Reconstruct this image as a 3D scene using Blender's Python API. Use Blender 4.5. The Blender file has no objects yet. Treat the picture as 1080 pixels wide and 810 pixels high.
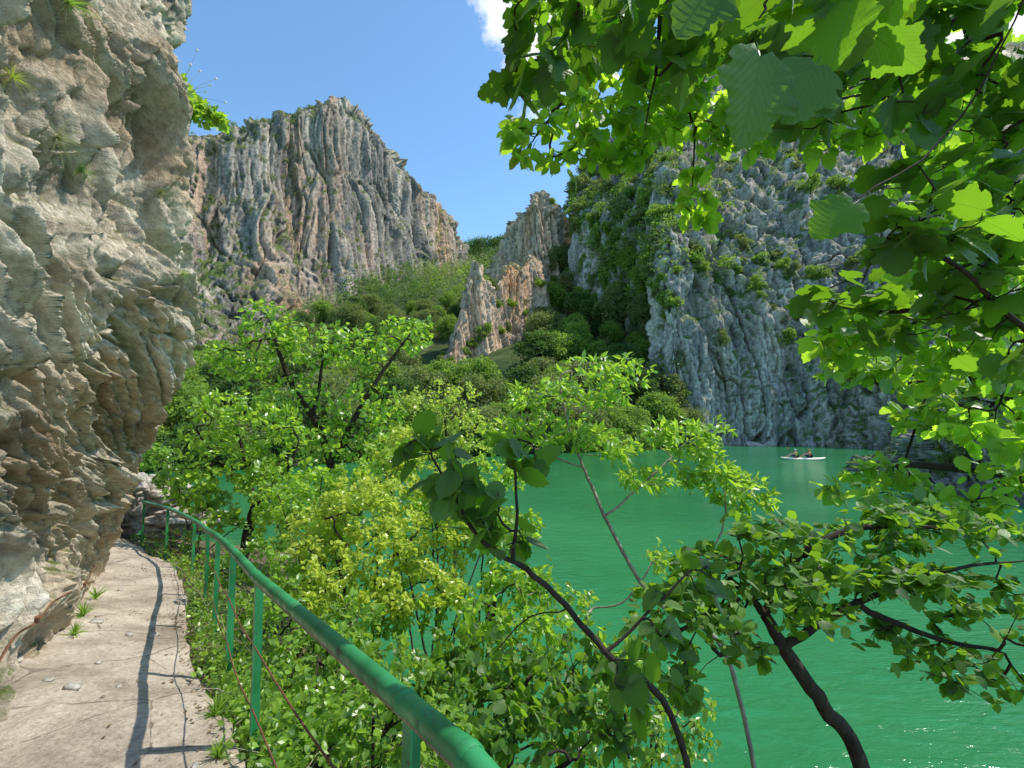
import bpy, math, random
import numpy as np
from mathutils import Vector

random.seed(7)
RS = np.random.RandomState(11)
scene = bpy.context.scene
COL = scene.collection
R = math.radians

# ------------------------------------------------------------------ camera
F, CX, CY = 520.0, 540.0, 405.0
PITCH = math.atan(37 / F)
EYE = 1.65
WATER = -2.85
cp, sp = math.cos(PITCH), math.sin(PITCH)
cd = bpy.data.cameras.new('camera')
cam = bpy.data.objects.new('camera', cd)
COL.objects.link(cam)
cam.location = (0, 0, EYE)
cam.rotation_euler = (math.pi / 2 + PITCH, 0, 0)
cd.sensor_width = 36
cd.lens = 36 * F / 1080
cd.clip_start = 0.05
cd.clip_end = 5000
scene.camera = cam
CAM = np.array([0, 0, EYE])


def P(px, py, d):
    """a point of the place: seen towards (px, py) of the photo, d metres ahead"""
    a, b = (px - CX) / F, (CY - py) / F
    v = np.array([a, cp - b * sp, sp + b * cp])
    return CAM + v * (d / v[1])


def W(px, d, z):
    dep = d * cp + (z - EYE) * sp
    return np.array([(px - CX) / F * dep, d, z])


def proj(V):
    q = V - CAM
    dep = q[:, 1] * cp + q[:, 2] * sp
    up = -q[:, 1] * sp + q[:, 2] * cp
    dep = np.where(dep < .01, .01, dep)
    return CX + F * q[:, 0] / dep, CY - F * up / dep, dep


# ------------------------------------------------------------------ noise
def _h(i, j, k, s=0):
    n = (i.astype(np.int64) * 374761393 + j.astype(np.int64) * 668265263 + k.astype(np.int64) * 1274126177 + s * 974634777) & 0xffffffff
    n = ((n ^ (n >> 13)) * 1103515245) & 0xffffffff
    n = ((n ^ (n >> 16)) * 2246822519) & 0xffffffff
    return ((n ^ (n >> 15)) & 0xffffff) / float(0xffffff)


def vnoise(p, s=0):
    f = np.floor(p)
    t = p - f
    t = t * t * t * (t * (t * 6 - 15) + 10)
    i, j, k = f[:, 0], f[:, 1], f[:, 2]
    r = 0
    for a in (0, 1):
        wa = t[:, 0] if a else 1 - t[:, 0]
        for b in (0, 1):
            wb = t[:, 1] if b else 1 - t[:, 1]
            for c in (0, 1):
                wc = t[:, 2] if c else 1 - t[:, 2]
                r = r + _h(i + a, j + b, k + c, s) * wa * wb * wc
    return r * 2 - 1


def fbm(p, o=4, s=0):
    r, a, n = 0, 1.0, 0
    for q in range(o):
        r = r + a * vnoise(p * 2 ** q + 17.3 * q, s + q)
        n += a
        a *= .5
    return r / n


def ridged(p, o=4, s=0):
    r, a, n = 0, 1.0, 0
    for q in range(o):
        r = r + a * (1 - np.abs(vnoise(p * 2.1 ** q + 9.1 * q, s + q)) * 2)
        n += a
        a *= .5
    return r / n


def facet(p, s=0, tilt=1.0, k=11.0):
    """faceted blocks: softly joined Voronoi cells, each with its own tilted plane"""
    f = np.floor(p)
    num = np.zeros(len(p)); den = np.full(len(p), 1e-12)
    for a in (-1, 0, 1):
        for b in (-1, 0, 1):
            for c in (-1, 0, 1):
                i, j, l = f[:, 0] + a, f[:, 1] + b, f[:, 2] + c
                dx = p[:, 0] - (i + _h(i, j, l, s + 1))
                dy = p[:, 1] - (j + _h(i, j, l, s + 2))
                dz = p[:, 2] - (l + _h(i, j, l, s + 3))
                w = np.exp(-k * (dx * dx + dy * dy + dz * dz))
                v = (_h(i, j, l, s + 4) * 2 - 1) + tilt * (dx * (_h(i, j, l, s + 5) * 2 - 1) + dy * (_h(i, j, l, s + 6) * 2 - 1) + dz * (_h(i, j, l, s + 7) * 2 - 1)) * 2
                num += w * v; den += w
    return num / den


def nrm(a):
    return a / np.maximum(np.linalg.norm(a, axis=-1, keepdims=True), 1e-9)


# ------------------------------------------------------------------ objects
def tag(o, label=None, cat=None, group=None, kind=None):
    if label: o['label'] = label
    if cat: o['category'] = cat
    if group: o['group'] = group
    if kind: o['kind'] = kind
    return o


def empty(name, loc=(0, 0, 0)):
    o = bpy.data.objects.new(name, None)
    o.empty_display_size = .1
    COL.objects.link(o)
    o.location = [float(v) for v in loc]
    return o


def mesh_np(name, V, Fc, mat=None, parent=None, smooth=False, attr=None, origin=None):
    """V (n,3) in world space, Fc (m,k) int or list of such arrays"""
    if not isinstance(Fc, list): Fc = [Fc]
    Fc = [f for f in Fc if len(f)]
    V = np.asarray(V, dtype=np.float32)
    if origin is None and parent is not None:
        origin = np.array(parent.location)
    if origin is not None:
        V = V - np.asarray(origin, dtype=np.float32)
    me = bpy.data.meshes.new(name)
    me.vertices.add(len(V))
    me.vertices.foreach_set('co', V.ravel())
    loops = np.concatenate([f.ravel() for f in Fc]).astype(np.int32)
    tot = np.concatenate([np.full(len(f), f.shape[1], dtype=np.int32) for f in Fc])
    me.loops.add(len(loops))
    me.loops.foreach_set('vertex_index', loops)
    me.polygons.add(len(tot))
    st = np.concatenate([[0], np.cumsum(tot)[:-1]]).astype(np.int32)
    me.polygons.foreach_set('loop_start', st)
    me.polygons.foreach_set('loop_total', tot)
    me.polygons.foreach_set('use_smooth', np.full(len(tot), smooth))
    me.update(calc_edges=True)
    if attr is not None:
        at = me.attributes.new('lv', 'FLOAT_VECTOR', 'POINT')
        at.data.foreach_set('vector', np.asarray(attr, dtype=np.float32).ravel())
    if mat: me.materials.append(mat)
    o = bpy.data.objects.new(name, me)
    COL.objects.link(o)
    if parent is not None:
        o.parent = parent
    elif origin is not None:
        o.location = [float(v) for v in origin]
    return o


def copy_tree(o, parent=None):
    c = o.copy()
    COL.objects.link(c)
    if parent: c.parent = parent
    for ch in list(o.children):
        copy_tree(ch, c)
    return c


class MB:
    def __init__(self): self.v, self.q, self.n = [], [], 0

    def add(self, V, Q):
        self.v.append(np.asarray(V, float)); self.q.append(np.asarray(Q, int) + self.n); self.n += len(V)

    def box(self, c, s, ax=None, bev=0.0):
        c = np.array(c, float); s = np.array(s, float) / 2
        ax = np.eye(3) if ax is None else np.array(ax, float)
        v = np.array([[x, y, z] for x in (-1, 1) for y in (-1, 1) for z in (-1, 1)]) * s
        q = [[0, 1, 3, 2], [4, 6, 7, 5], [0, 4, 5, 1], [2, 3, 7, 6], [0, 2, 6, 4], [1, 5, 7, 3]]
        self.add(c + v @ ax, q)

    def tube(self, pts, rad, n=8, cap=True):
        V, Q = tube_np(np.asarray(pts, float), np.broadcast_to(np.asarray(rad, float), (len(pts),)), n)
        self.add(V, Q)
        if cap:
            for e in (0, len(pts) - 1):
                ring = V[e * n:(e + 1) * n]
                cv = np.vstack([ring, ring.mean(0)])
                self.add(cv, [[i, (i + 1) % n, n, n] for i in range(n)])

    def build(self, name, mat, parent=None, smooth=True):
        V = np.vstack(self.v); Q = np.vstack(self.q)
        tri = Q[:, 2] == Q[:, 3]
        return mesh_np(name, V, [Q[~tri], Q[tri][:, :3]], mat, parent, smooth)


def tube_np(pts, rad, n=6):
    T = np.gradient(pts, axis=0)
    T = nrm(T)
    ref = np.array([0, 0, 1.0]) if abs(T[:, 2]).mean() < .8 else np.array([1.0, 0, 0])
    A = nrm(np.cross(T, ref)); B = np.cross(T, A)
    ang = np.arange(n) * 2 * math.pi / n
    V = pts[:, None, :] + rad[:, None, None] * (A[:, None, :] * np.cos(ang)[None, :, None] + B[:, None, :] * np.sin(ang)[None, :, None])
    m = len(pts)
    i = np.arange(m - 1)[:, None] * n; j = np.arange(n)[None, :]; j2 = (j + 1) % n
    Q = np.stack([i + j, i + j2, i + n + j2, i + n + j], -1).reshape(-1, 4)
    return V.reshape(-1, 3), Q


# ------------------------------------------------------------------ lofted terrain
def crm(C, n):
    """Catmull-Rom along axis 0 of C (k, ...), n samples or an array of parameters"""
    k = len(C)
    t = np.linspace(0, k - 1 - 1e-6, n) if np.isscalar(n) else n
    i = np.floor(t).astype(int); u = (t - i).reshape((-1,) + (1,) * (C.ndim - 1))
    g = lambda a: C[np.clip(a, 0, k - 1)]
    p0, p1, p2, p3 = g(i - 1), g(i), g(i + 1), g(i + 2)
    m1, m2 = (p2 - p0) * .5, (p3 - p1) * .5
    return (2 * u**3 - 3 * u**2 + 1) * p1 + (u**3 - 2 * u**2 + u) * m1 + (-2 * u**3 + 3 * u**2) * p2 + (u**3 - u**2) * m2


def loft(ctrl, nr, nc):
    C = np.array(ctrl, float)          # rows, cols, 3
    A = crm(C, nr)
    B = crm(A.transpose(1, 0, 2), nc).transpose(1, 0, 2)
    return B


def grid_normals(G, toward=None):
    du = np.gradient(G, axis=1); dv = np.gradient(G, axis=0)
    N = nrm(np.cross(du, dv))
    if toward is not None:
        s = np.sign((N * (toward - G)).sum(-1, keepdims=True)); s[s == 0] = 1
        N = N * s
    return N


def grid_faces(nr, nc):
    i = np.arange(nr - 1)[:, None] * nc; j = np.arange(nc - 1)[None, :]
    return np.stack([i + j, i + j + 1, i + nc + j + 1, i + nc + j], -1).reshape(-1, 4)


# ------------------------------------------------------------------ materials
def newmat(name):
    m = bpy.data.materials.new(name); m.use_nodes = True
    nt = m.node_tree; nt.nodes.clear()
    return m, nt


def N(nt, t, **k):
    n = nt.nodes.new(t)
    for a, b in k.items():
        if a.startswith('_'): n.inputs[a[1:].replace('_', ' ')].default_value = b
        else: setattr(n, a, b)
    return n


def ramp(nt, stops, fac):
    r = N(nt, 'ShaderNodeValToRGB')
    e = r.color_ramp.elements
    while len(e) < len(stops): e.new(.5)
    for x, (p, c) in zip(e, stops):
        x.position = p; x.color = (*c, 1) if len(c) == 3 else c
    nt.links.new(fac, r.inputs[0])
    return r.outputs[0]


def mix(nt, a, b, f, mode='MIX'):
    m = N(nt, 'ShaderNodeMix', data_type='RGBA', blend_type=mode)
    for s, v in ((6, a), (7, b), (0, f)):
        if hasattr(v, 'links'): nt.links.new(v, m.inputs[s])
        else: m.inputs[s].default_value = v if s == 0 else (*v, 1)
    return m.outputs[2]


def tex(nt, scale, mp=None, detail=6, rough=.6, dist=0.0, kind='noise'):
    tc = N(nt, 'ShaderNodeTexCoord')
    src = tc.outputs['Object']
    if mp is not None:
        m = N(nt, 'ShaderNodeMapping')
        m.inputs['Scale'].default_value = mp[0]
        m.inputs['Rotation'].default_value = mp[1]
        nt.links.new(src, m.inputs[0]); src = m.outputs[0]
    if kind == 'noise':
        n = N(nt, 'ShaderNodeTexNoise'); n.inputs['Detail'].default_value = detail; n.inputs['Roughness'].default_value = rough
        n.inputs['Distortion'].default_value = dist
    else:
        n = N(nt, 'ShaderNodeTexVoronoi', feature='DISTANCE_TO_EDGE')
    n.inputs['Scale'].default_value = scale
    nt.links.new(src, n.inputs['Vector'])
    return n.outputs[0]


def mth(nt, op, a, b=0.0, c=None):
    m = N(nt, 'ShaderNodeMath', operation=op); 
    for i, v in enumerate((a, b) if c is None else (a, b, c)):
        if hasattr(v, 'links'): nt.links.new(v, m.inputs[i])
        else: m.inputs[i].default_value = v
    return m.outputs[0]


def maprange(nt, v, a, b, c=0.0, d=1.0):
    m = N(nt, 'ShaderNodeMapRange'); nt.links.new(v, m.inputs[0])
    for i, x in enumerate((a, b, c, d)): m.inputs[1 + i].default_value = x
    return m.outputs[0]


def finish(nt, col, rough=.8, bump=None, bstr=.5, bdist=.1, spec=.3, metal=0.0):
    b = N(nt, 'ShaderNodeBsdfPrincipled')
    if hasattr(col, 'links'): nt.links.new(col, b.inputs['Base Color'])
    else: b.inputs['Base Color'].default_value = (*col, 1)
    if hasattr(rough, 'links'): nt.links.new(rough, b.inputs['Roughness'])
    else: b.inputs['Roughness'].default_value = rough
    b.inputs['Specular IOR Level'].default_value = spec
    b.inputs['Metallic'].default_value = metal
    if bump is not None:
        bp = N(nt, 'ShaderNodeBump'); bp.inputs['Strength'].default_value = bstr; bp.inputs['Distance'].default_value = bdist
        nt.links.new(bump, bp.inputs['Height']); nt.links.new(bp.outputs[0], b.inputs['Normal'])
    o = N(nt, 'ShaderNodeOutputMaterial'); nt.links.new(b.outputs[0], o.inputs[0])
    return b


def rock_mat(name, cols, s1, mp1, s2, warm, wamt, s3, bdist, veg=None, vth=(.45, .75), bstr=.8, vscale=None, streak=None, dk=.45, crev_shade=.8):
    m, nt = newmat(name)
    a = tex(nt, s1, mp1, 9, .65, .4)
    c = ramp(nt, [(.25, cols[0]), (.42, cols[1]), (.58, cols[2]), (.75, cols[3])], a)
    w = tex(nt, s2, mp1, 5, .6)
    c = mix(nt, c, warm, maprange(nt, w, .5, .68, 0, wamt))
    if streak:
        st = tex(nt, streak[0], streak[1], 6, .7, .3)
        c = mix(nt, c, (0.06, 0.06, 0.065), maprange(nt, st, .56, .72, 0, streak[2]))
    d = tex(nt, s3, None, 8, .7)
    c = mix(nt, c, ramp(nt, [(.3, (dk, dk, dk)), (.7, (1.3, 1.3, 1.3))], d), 1.0, 'MULTIPLY')
    if crev_shade:  # crevice shade painted into the colour: hollows darker, ridges lighter
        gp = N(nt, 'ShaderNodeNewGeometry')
        c = mix(nt, c, ramp(nt, [(.40, (.22, .19, .16)), (.495, (.98, .98, .98)), (.58, (1.25, 1.22, 1.18))], gp.outputs['Pointiness']), crev_shade, 'MULTIPLY')
    if veg:
        g = N(nt, 'ShaderNodeNewGeometry'); sx = N(nt, 'ShaderNodeSeparateXYZ'); nt.links.new(g.outputs['Normal'], sx.inputs[0])
        vn = tex(nt, vscale or s2 * 3, None, 6, .7)
        f = mth(nt, 'MULTIPLY', maprange(nt, sx.outputs[2], vth[0], vth[1]), maprange(nt, vn, .4, .55))
        vc = ramp(nt, [(.35, tuple(x * .6 for x in veg)), (.65, tuple(x * 1.4 for x in veg))], tex(nt, s3 * 2, None, 5, .8))
        c = mix(nt, c, vc, f)
    b1 = mth(nt, 'ADD', mth(nt, 'MULTIPLY', a, .6), mth(nt, 'MULTIPLY', d, .6))
    finish(nt, c, .9, b1, bstr, bdist, .15)
    return m


def leaf_mat(name, dark, light, trans, tf=.45, gloss=.35, veins=False, gk=1.0):
    m, nt = newmat(name)
    at = N(nt, 'ShaderNodeAttribute', attribute_name='lv')
    sx = N(nt, 'ShaderNodeSeparateXYZ'); nt.links.new(at.outputs['Vector'], sx.inputs[0])
    u, v, rnd = sx.outputs
    c = ramp(nt, [(0, dark), (1, light)], rnd)
    t = mix(nt, tuple(x * .75 for x in trans), tuple(x * 1.2 for x in trans), rnd)
    bsrc = None
    if veins:
        au = mth(nt, 'ABSOLUTE', u)
        w = mth(nt, 'SUBTRACT', v, mth(nt, 'MULTIPLY', au, .75))
        fr = mth(nt, 'ABSOLUTE', mth(nt, 'SUBTRACT', mth(nt, 'FRACT', mth(nt, 'MULTIPLY', w, 8.0)), .5))
        side = maprange(nt, fr, .43, .49)
        mid = maprange(nt, au, .035, .012)
        vm = mth(nt, 'MAXIMUM', side, mid)
        c = mix(nt, c, tuple(min(1, x * 1.7) for x in light), mth(nt, 'MULTIPLY', vm, .45))
        t = mix(nt, t, tuple(x * .55 for x in trans), mth(nt, 'MULTIPLY', vm, .6))
        bn = tex(nt, 60, None, 3, .6)
        bsrc = mth(nt, 'ADD', mth(nt, 'MULTIPLY', vm, -.6), mth(nt, 'MULTIPLY', bn, .5))
    df = N(nt, 'ShaderNodeBsdfDiffuse'); tr = N(nt, 'ShaderNodeBsdfTranslucent'); gl = N(nt, 'ShaderNodeBsdfGlossy')
    gl.inputs['Roughness'].default_value = gloss
    nt.links.new(c, df.inputs[0]); nt.links.new(t, tr.inputs[0])
    m1 = N(nt, 'ShaderNodeMixShader'); m1.inputs[0].default_value = tf
    nt.links.new(df.outputs[0], m1.inputs[1]); nt.links.new(tr.outputs[0], m1.inputs[2])
    m2 = N(nt, 'ShaderNodeMixShader')
    lw = N(nt, 'ShaderNodeLayerWeight'); lw.inputs[0].default_value = .5
    fz = mth(nt, 'ADD', mth(nt, 'MULTIPLY', mth(nt, 'POWER', lw.outputs['Facing'], 4.0), .45), .045)
    nt.links.new(mth(nt, 'MULTIPLY', fz, gk), m2.inputs[0])
    nt.links.new(m1.outputs[0], m2.inputs[1]); nt.links.new(gl.outputs[0], m2.inputs[2])
    if bsrc is not None:
        bp = N(nt, 'ShaderNodeBump'); bp.inputs['Strength'].default_value = .5; bp.inputs['Distance'].default_value = .003
        nt.links.new(bsrc, bp.inputs['Height'])
        for s in (df, gl): nt.links.new(bp.outputs[0], s.inputs['Normal'])
    o = N(nt, 'ShaderNodeOutputMaterial'); nt.links.new(m2.outputs[0], o.inputs[0])
    return m


def bark_mat(name, a, b, s=30):
    m, nt = newmat(name)
    n = tex(nt, s, ((1, 1, .25), (0, 0, 0)), 7, .7, .5)
    big = tex(nt, s * .15, None, 4, .6)
    c = ramp(nt, [(.3, a), (.7, b)], n)
    c = mix(nt, c, tuple(x * .55 for x in a), maprange(nt, big, .45, .7, 0, .7))
    finish(nt, c, .9, n, .7, .01, .15)
    return m


V0 = (0, 0, 0)
M = {}
M['wall'] = rock_mat('limestone_near', [(.13, .105, .08), (.47, .39, .29), (.76, .66, .51), (.92, .85, .72)], 1.6, ((1, .28, 1), (R(-38), 0, 0)), .9, (.50, .33, .19), .85, 13, .10, veg=(.12, .14, .04), vth=(.35, .8), bstr=1.0, vscale=1.6, streak=(2.2, ((1, .16, 1), (R(-38), 0, 0)), .5), dk=.62, crev_shade=.65)
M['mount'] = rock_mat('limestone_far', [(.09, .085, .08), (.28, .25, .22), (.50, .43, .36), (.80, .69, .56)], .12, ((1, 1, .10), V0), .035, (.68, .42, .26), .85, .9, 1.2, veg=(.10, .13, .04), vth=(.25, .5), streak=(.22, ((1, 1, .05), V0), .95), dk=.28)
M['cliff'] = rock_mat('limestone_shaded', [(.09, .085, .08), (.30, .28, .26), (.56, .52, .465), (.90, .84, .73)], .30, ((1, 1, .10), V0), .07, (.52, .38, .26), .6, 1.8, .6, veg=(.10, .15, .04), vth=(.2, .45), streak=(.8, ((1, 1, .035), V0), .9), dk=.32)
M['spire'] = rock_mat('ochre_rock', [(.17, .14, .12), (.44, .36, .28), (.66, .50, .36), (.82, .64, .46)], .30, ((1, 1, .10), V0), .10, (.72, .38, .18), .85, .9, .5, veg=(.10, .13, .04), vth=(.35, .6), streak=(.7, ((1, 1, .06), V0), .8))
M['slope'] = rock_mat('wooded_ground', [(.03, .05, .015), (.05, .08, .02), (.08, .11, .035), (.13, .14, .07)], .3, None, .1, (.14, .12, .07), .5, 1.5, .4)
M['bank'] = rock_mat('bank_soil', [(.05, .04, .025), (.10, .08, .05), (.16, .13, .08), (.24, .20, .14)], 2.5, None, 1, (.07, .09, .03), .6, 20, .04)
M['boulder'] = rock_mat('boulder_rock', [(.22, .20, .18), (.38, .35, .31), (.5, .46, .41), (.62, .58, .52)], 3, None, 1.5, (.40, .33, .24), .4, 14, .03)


def path_mat():
    m, nt = newmat('worn_path')
    a = tex(nt, 1.6, None, 8, .65, .3)
    c = ramp(nt, [(.3, (.25, .205, .155)), (.5, (.46, .39, .31)), (.7, (.62, .54, .44))], a)
    d = tex(nt, 35, None, 6, .75)
    c = mix(nt, c, ramp(nt, [(.32, (.6, .58, .55)), (.6, (1.1, 1.1, 1.1))], d), 1.0, 'MULTIPLY')
    st = tex(nt, .55, None, 5, .6, 1.0)
    c = mix(nt, c, (.20, .165, .12), maprange(nt, st, .50, .66, 0, .8))
    cr = tex(nt, 1.1, ((1, 1, .1), (0, 0, .5)), kind='v')
    wob = tex(nt, 6, None, 4, .6)
    crk = maprange(nt, mth(nt, 'ADD', cr, mth(nt, 'MULTIPLY', mth(nt, 'SUBTRACT', wob, .5), .05)), .0, .010, 1, 0)
    c = mix(nt, c, (.12, .09, .06), mth(nt, 'MULTIPLY', crk, .55))
    h = mth(nt, 'SUBTRACT', mth(nt, 'ADD', mth(nt, 'MULTIPLY', a, 1.5), mth(nt, 'MULTIPLY', d, .35)), mth(nt, 'MULTIPLY', crk, .3))
    finish(nt, c, .92, h, .8, .04, .15)
    return m


def water_mat():
    m, nt = newmat('emerald_water')
    big = tex(nt, .05, ((1, 1.6, 1), V0), 5, .6)
    c = ramp(nt, [(.35, (.020, .148, .046)), (.65, (.038, .225, .076))], big)
    w1 = tex(nt, 1.3, ((1, 2.6, 1), (0, 0, .15)), 5, .6, .6)
    w2 = tex(nt, 6, ((1, 2.2, 1), (0, 0, -.2)), 4, .6, .4)
    c = mix(nt, c, (.03, .27, .13), maprange(nt, w1, .5, .72, 0, .35))
    h = mth(nt, 'ADD', mth(nt, 'MULTIPLY', w1, 1.0), mth(nt, 'MULTIPLY', w2, .28))
    b = finish(nt, c, .09, h, .5, .12, .5)
    b.inputs['IOR'].default_value = 1.33
    return m


def paint_mat():
    m, nt = newmat('chipped_green_paint')
    n = tex(nt, 14, None, 8, .7)
    g = ramp(nt, [(.35, (.018, .17, .055)), (.65, (.04, .31, .11))], tex(nt, 4, None, 5, .6))
    chip = maprange(nt, n, .61, .64, 0, 1)
    c = mix(nt, g, (.10, .075, .05), chip)
    finish(nt, c, maprange(nt, n, .4, .7, .28, .75), mth(nt, 'SUBTRACT', mth(nt, 'MULTIPLY', tex(nt, 50, None, 4, .6), .5), chip), .3, .004, .5)
    return m


def simple(name, col, rough=.6, s=20, var=.25, metal=0.0, spec=.4):
    m, nt = newmat(name)
    n = tex(nt, s, None, 5, .6)
    c = ramp(nt, [(.3, tuple(x * (1 - var) for x in col)), (.7, tuple(min(1, x * (1 + var)) for x in col))], n)
    finish(nt, c, rough, n, .2, .003, spec, metal)
    return m


M['path'] = path_mat(); M['water'] = water_mat(); M['paint'] = paint_mat()
M['rust'] = simple('rusty_wire', (.16, .07, .035), .85, 60, .4)
M['bright'] = leaf_mat('spring_leaf', (.08, .18, .02), (.30, .48, .05), (.60, .90, .07), .5)
M['yellow'] = leaf_mat('yellow_leaf', (.30, .42, .04), (.56, .64, .09), (.74, .88, .10), .5)
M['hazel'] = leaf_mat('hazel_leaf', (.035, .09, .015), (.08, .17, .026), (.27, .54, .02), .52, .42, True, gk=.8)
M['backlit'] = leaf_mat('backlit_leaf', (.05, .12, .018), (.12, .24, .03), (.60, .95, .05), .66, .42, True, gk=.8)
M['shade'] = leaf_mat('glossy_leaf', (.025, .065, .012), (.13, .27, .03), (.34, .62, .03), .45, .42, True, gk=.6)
M['shrub'] = leaf_mat('shrub_leaf', (.05, .13, .018), (.26, .42, .05), (.50, .80, .07), .45)
M['wood1'] = leaf_mat('wood_leaf_fresh', (.09, .17, .022), (.27, .38, .055), (.40, .60, .07), .4, .6, gk=.4)
M['wood2'] = leaf_mat('wood_leaf_olive', (.08, .12, .03), (.29, .32, .11), (.34, .44, .09), .4, .6, gk=.4)
M['wood3'] = leaf_mat('wood_leaf_dark', (.035, .075, .016), (.13, .21, .04), (.18, .32, .04), .35, .6, gk=.4)
M['straw'] = leaf_mat('dry_grass', (.17, .22, .06), (.38, .40, .14), (.34, .38, .12), .4, .7, gk=.2)
M['litter'] = leaf_mat('fallen_leaf', (.10, .06, .03), (.30, .20, .10), (.2, .14, .06), .2)
M['bark'] = bark_mat('dark_bark', (.028, .022, .016), (.085, .065, .048))
M['barkp'] = bark_mat('pale_bark', (.22, .19, .14), (.48, .42, .33))
M['petal'] = simple('white_petal', (.8, .8, .76), .6)

# ------------------------------------------------------------------ sky and sun
SUN_E, SUN_A = R(57), R(82)          # azimuth from +Y (straight ahead) towards +X
sd = Vector((math.sin(SUN_A) * math.cos(SUN_E), math.cos(SUN_A) * math.cos(SUN_E), math.sin(SUN_E)))
w = bpy.data.worlds.new('World'); scene.world = w; w.use_nodes = True
nt = w.node_tree; nt.nodes.clear()
sky = N(nt, 'ShaderNodeTexSky', sky_type='NISHITA', sun_disc=False)
sky.sun_elevation = SUN_E; sky.sun_rotation = SUN_A
sky.altitude = 300; sky.air_density = 1.0; sky.dust_density = .35; sky.ozone_density = 2.2
tc = N(nt, 'ShaderNodeTexCoord')
vm = N(nt, 'ShaderNodeVectorMath', operation='NORMALIZE'); nt.links.new(tc.outputs['Generated'], vm.inputs[0])
cl = None
for (px, py, r0, r1) in ((556, 14, .19, .04), (1030, 50, .34, .06)):
    cdir = P(px, py, 10) - CAM; cdir = cdir / np.linalg.norm(cdir)
    sb = N(nt, 'ShaderNodeVectorMath', operation='SUBTRACT'); nt.links.new(vm.outputs[0], sb.inputs[0]); sb.inputs[1].default_value = cdir
    ml = N(nt, 'ShaderNodeVectorMath', operation='MULTIPLY'); nt.links.new(sb.outputs[0], ml.inputs[0]); ml.inputs[1].default_value = (1.5, 1, .9)
    ln = N(nt, 'ShaderNodeVectorMath', operation='LENGTH'); nt.links.new(ml.outputs[0], ln.inputs[0])
    f = maprange(nt, ln.outputs['Value'], r1, r0, 1, 0)
    cl = f if cl is None else mth(nt, 'MAXIMUM', cl, f)
cn = N(nt, 'ShaderNodeTexNoise'); cn.inputs['Scale'].default_value = 9; cn.inputs['Detail'].default_value = 8; cn.inputs['Roughness'].default_value = .62
cmx = N(nt, 'ShaderNodeMapping'); cmx.inputs['Scale'].default_value = (1, 1, 1.2); nt.links.new(vm.outputs[0], cmx.inputs[0]); nt.links.new(cmx.outputs[0], cn.inputs['Vector'])
cf = mth(nt, 'MULTIPLY', mth(nt, 'MINIMUM', mth(nt, 'MULTIPLY', cl, 4.0), 1.0), maprange(nt, mth(nt, 'ADD', cl, mth(nt, 'MULTIPLY', mth(nt, 'SUBTRACT', cn.outputs[0], .5), 2.4)), .28, .72, 0, .95))
skyc = mix(nt, sky.outputs[0], (1.50, 1.86, 1.92), 1.0, 'MULTIPLY')
skyc = mix(nt, skyc, (8.5, 8.9, 9.3), cf)
bg = N(nt, 'ShaderNodeBackground'); bg.inputs[1].default_value = .14
nt.links.new(skyc, bg.inputs[0])
wo = N(nt, 'ShaderNodeOutputWorld'); nt.links.new(bg.outputs[0], wo.inputs[0])
sl = bpy.data.lights.new('sun', 'SUN'); sl.energy = 5.0; sl.angle = R(.53); sl.color = (1, .945, .84)
so = bpy.data.objects.new('sun', sl); COL.objects.link(so)
so.rotation_euler = sd.to_track_quat('Z', 'Y').to_euler()
scene.view_settings.view_transform = 'Standard'
scene.view_settings.look = 'None'; scene.view_settings.exposure = 0

# ------------------------------------------------------------------ foliage tools
LEAF4 = (np.array([[0, 0, 0], [-.38, .45, .07], [0, 1, -.05], [.38, .45, .07]]), np.array([[0, 3, 2], [0, 2, 1]]),
         np.array([[0, 0], [-1, .45], [0, 1], [1, .45]]))
_t = LEAF4[0].copy()
LEAF6 = (np.array([[0, 0, 0], [-.30, .28, .06], [-.27, .62, .05], [0, 1, -.10], [.27, .62, .05], [.30, .28, .06], [0, .45, 0]]),
         np.array([[0, 6, 1], [1, 6, 2], [2, 6, 3], [0, 5, 6], [5, 4, 6], [4, 3, 6]]),
         np.array([[0, 0], [-1, .28], [-1, .62], [0, 1], [1, .62], [1, .28], [0, .45]]))


def hazel_leaf(n=9, wid=.42, serr=.035, tip=.12, lobe=.0):
    V, Fq, U = [], [], []
    for i in range(n + 1):
        t = i / n
        hw = wid * (math.sin(math.pi * min(1, t ** .78 * .985 + .012)) ** .62) if t < 1 else 0
        y = t
        hw *= 1 + lobe * (math.exp(-((t - .48) / .10) ** 2) - 1.1 * math.exp(-((t - .66) / .08) ** 2) + .5 * math.exp(-((t - .18) / .09) ** 2) - .7 * math.exp(-((t - .32) / .05) ** 2))
        if i == 0: hw = .12
        y_e = y - .09 * (1 - t) ** 3 + (serr if i % 2 else -serr * .5)
        hw2 = hw * (1 + (serr * 2.2 if i % 2 else -serr * 1.5))
        curl = -.10 * t * t
        V += [[-hw2, y_e, .055 * hw2 / wid + curl], [-hw2 * .5, (y_e + y) / 2, .035 * hw2 / wid + curl + .015 * (i % 2)], [0, y, curl], [hw2 * .5, (y_e + y) / 2, .035 * hw2 / wid + curl + .015 * (i % 2)], [hw2, y_e, .055 * hw2 / wid + curl]]
        k = hw / wid
        U += [[-k, t], [-k * .5, t], [0, t], [k * .5, t], [k, t]]
        if i < n:
            b = i * 5
            Fq += [[b + j, b + j + 1, b + j + 6, b + j + 5] for j in range(4)]
    # petiole
    V = np.array(V); V[-5:, 1] += tip * .3
    b = len(V)
    V = np.vstack([V, [[-.008, -.28, -.06], [.008, -.28, -.06], [-.012, .02, 0], [.012, .02, 0]]])
    U += [[0, 0]] * 4
    Fq += [[b, b + 1, b + 3, b + 2]]
    return V, np.array(Fq), np.array(U)


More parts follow.
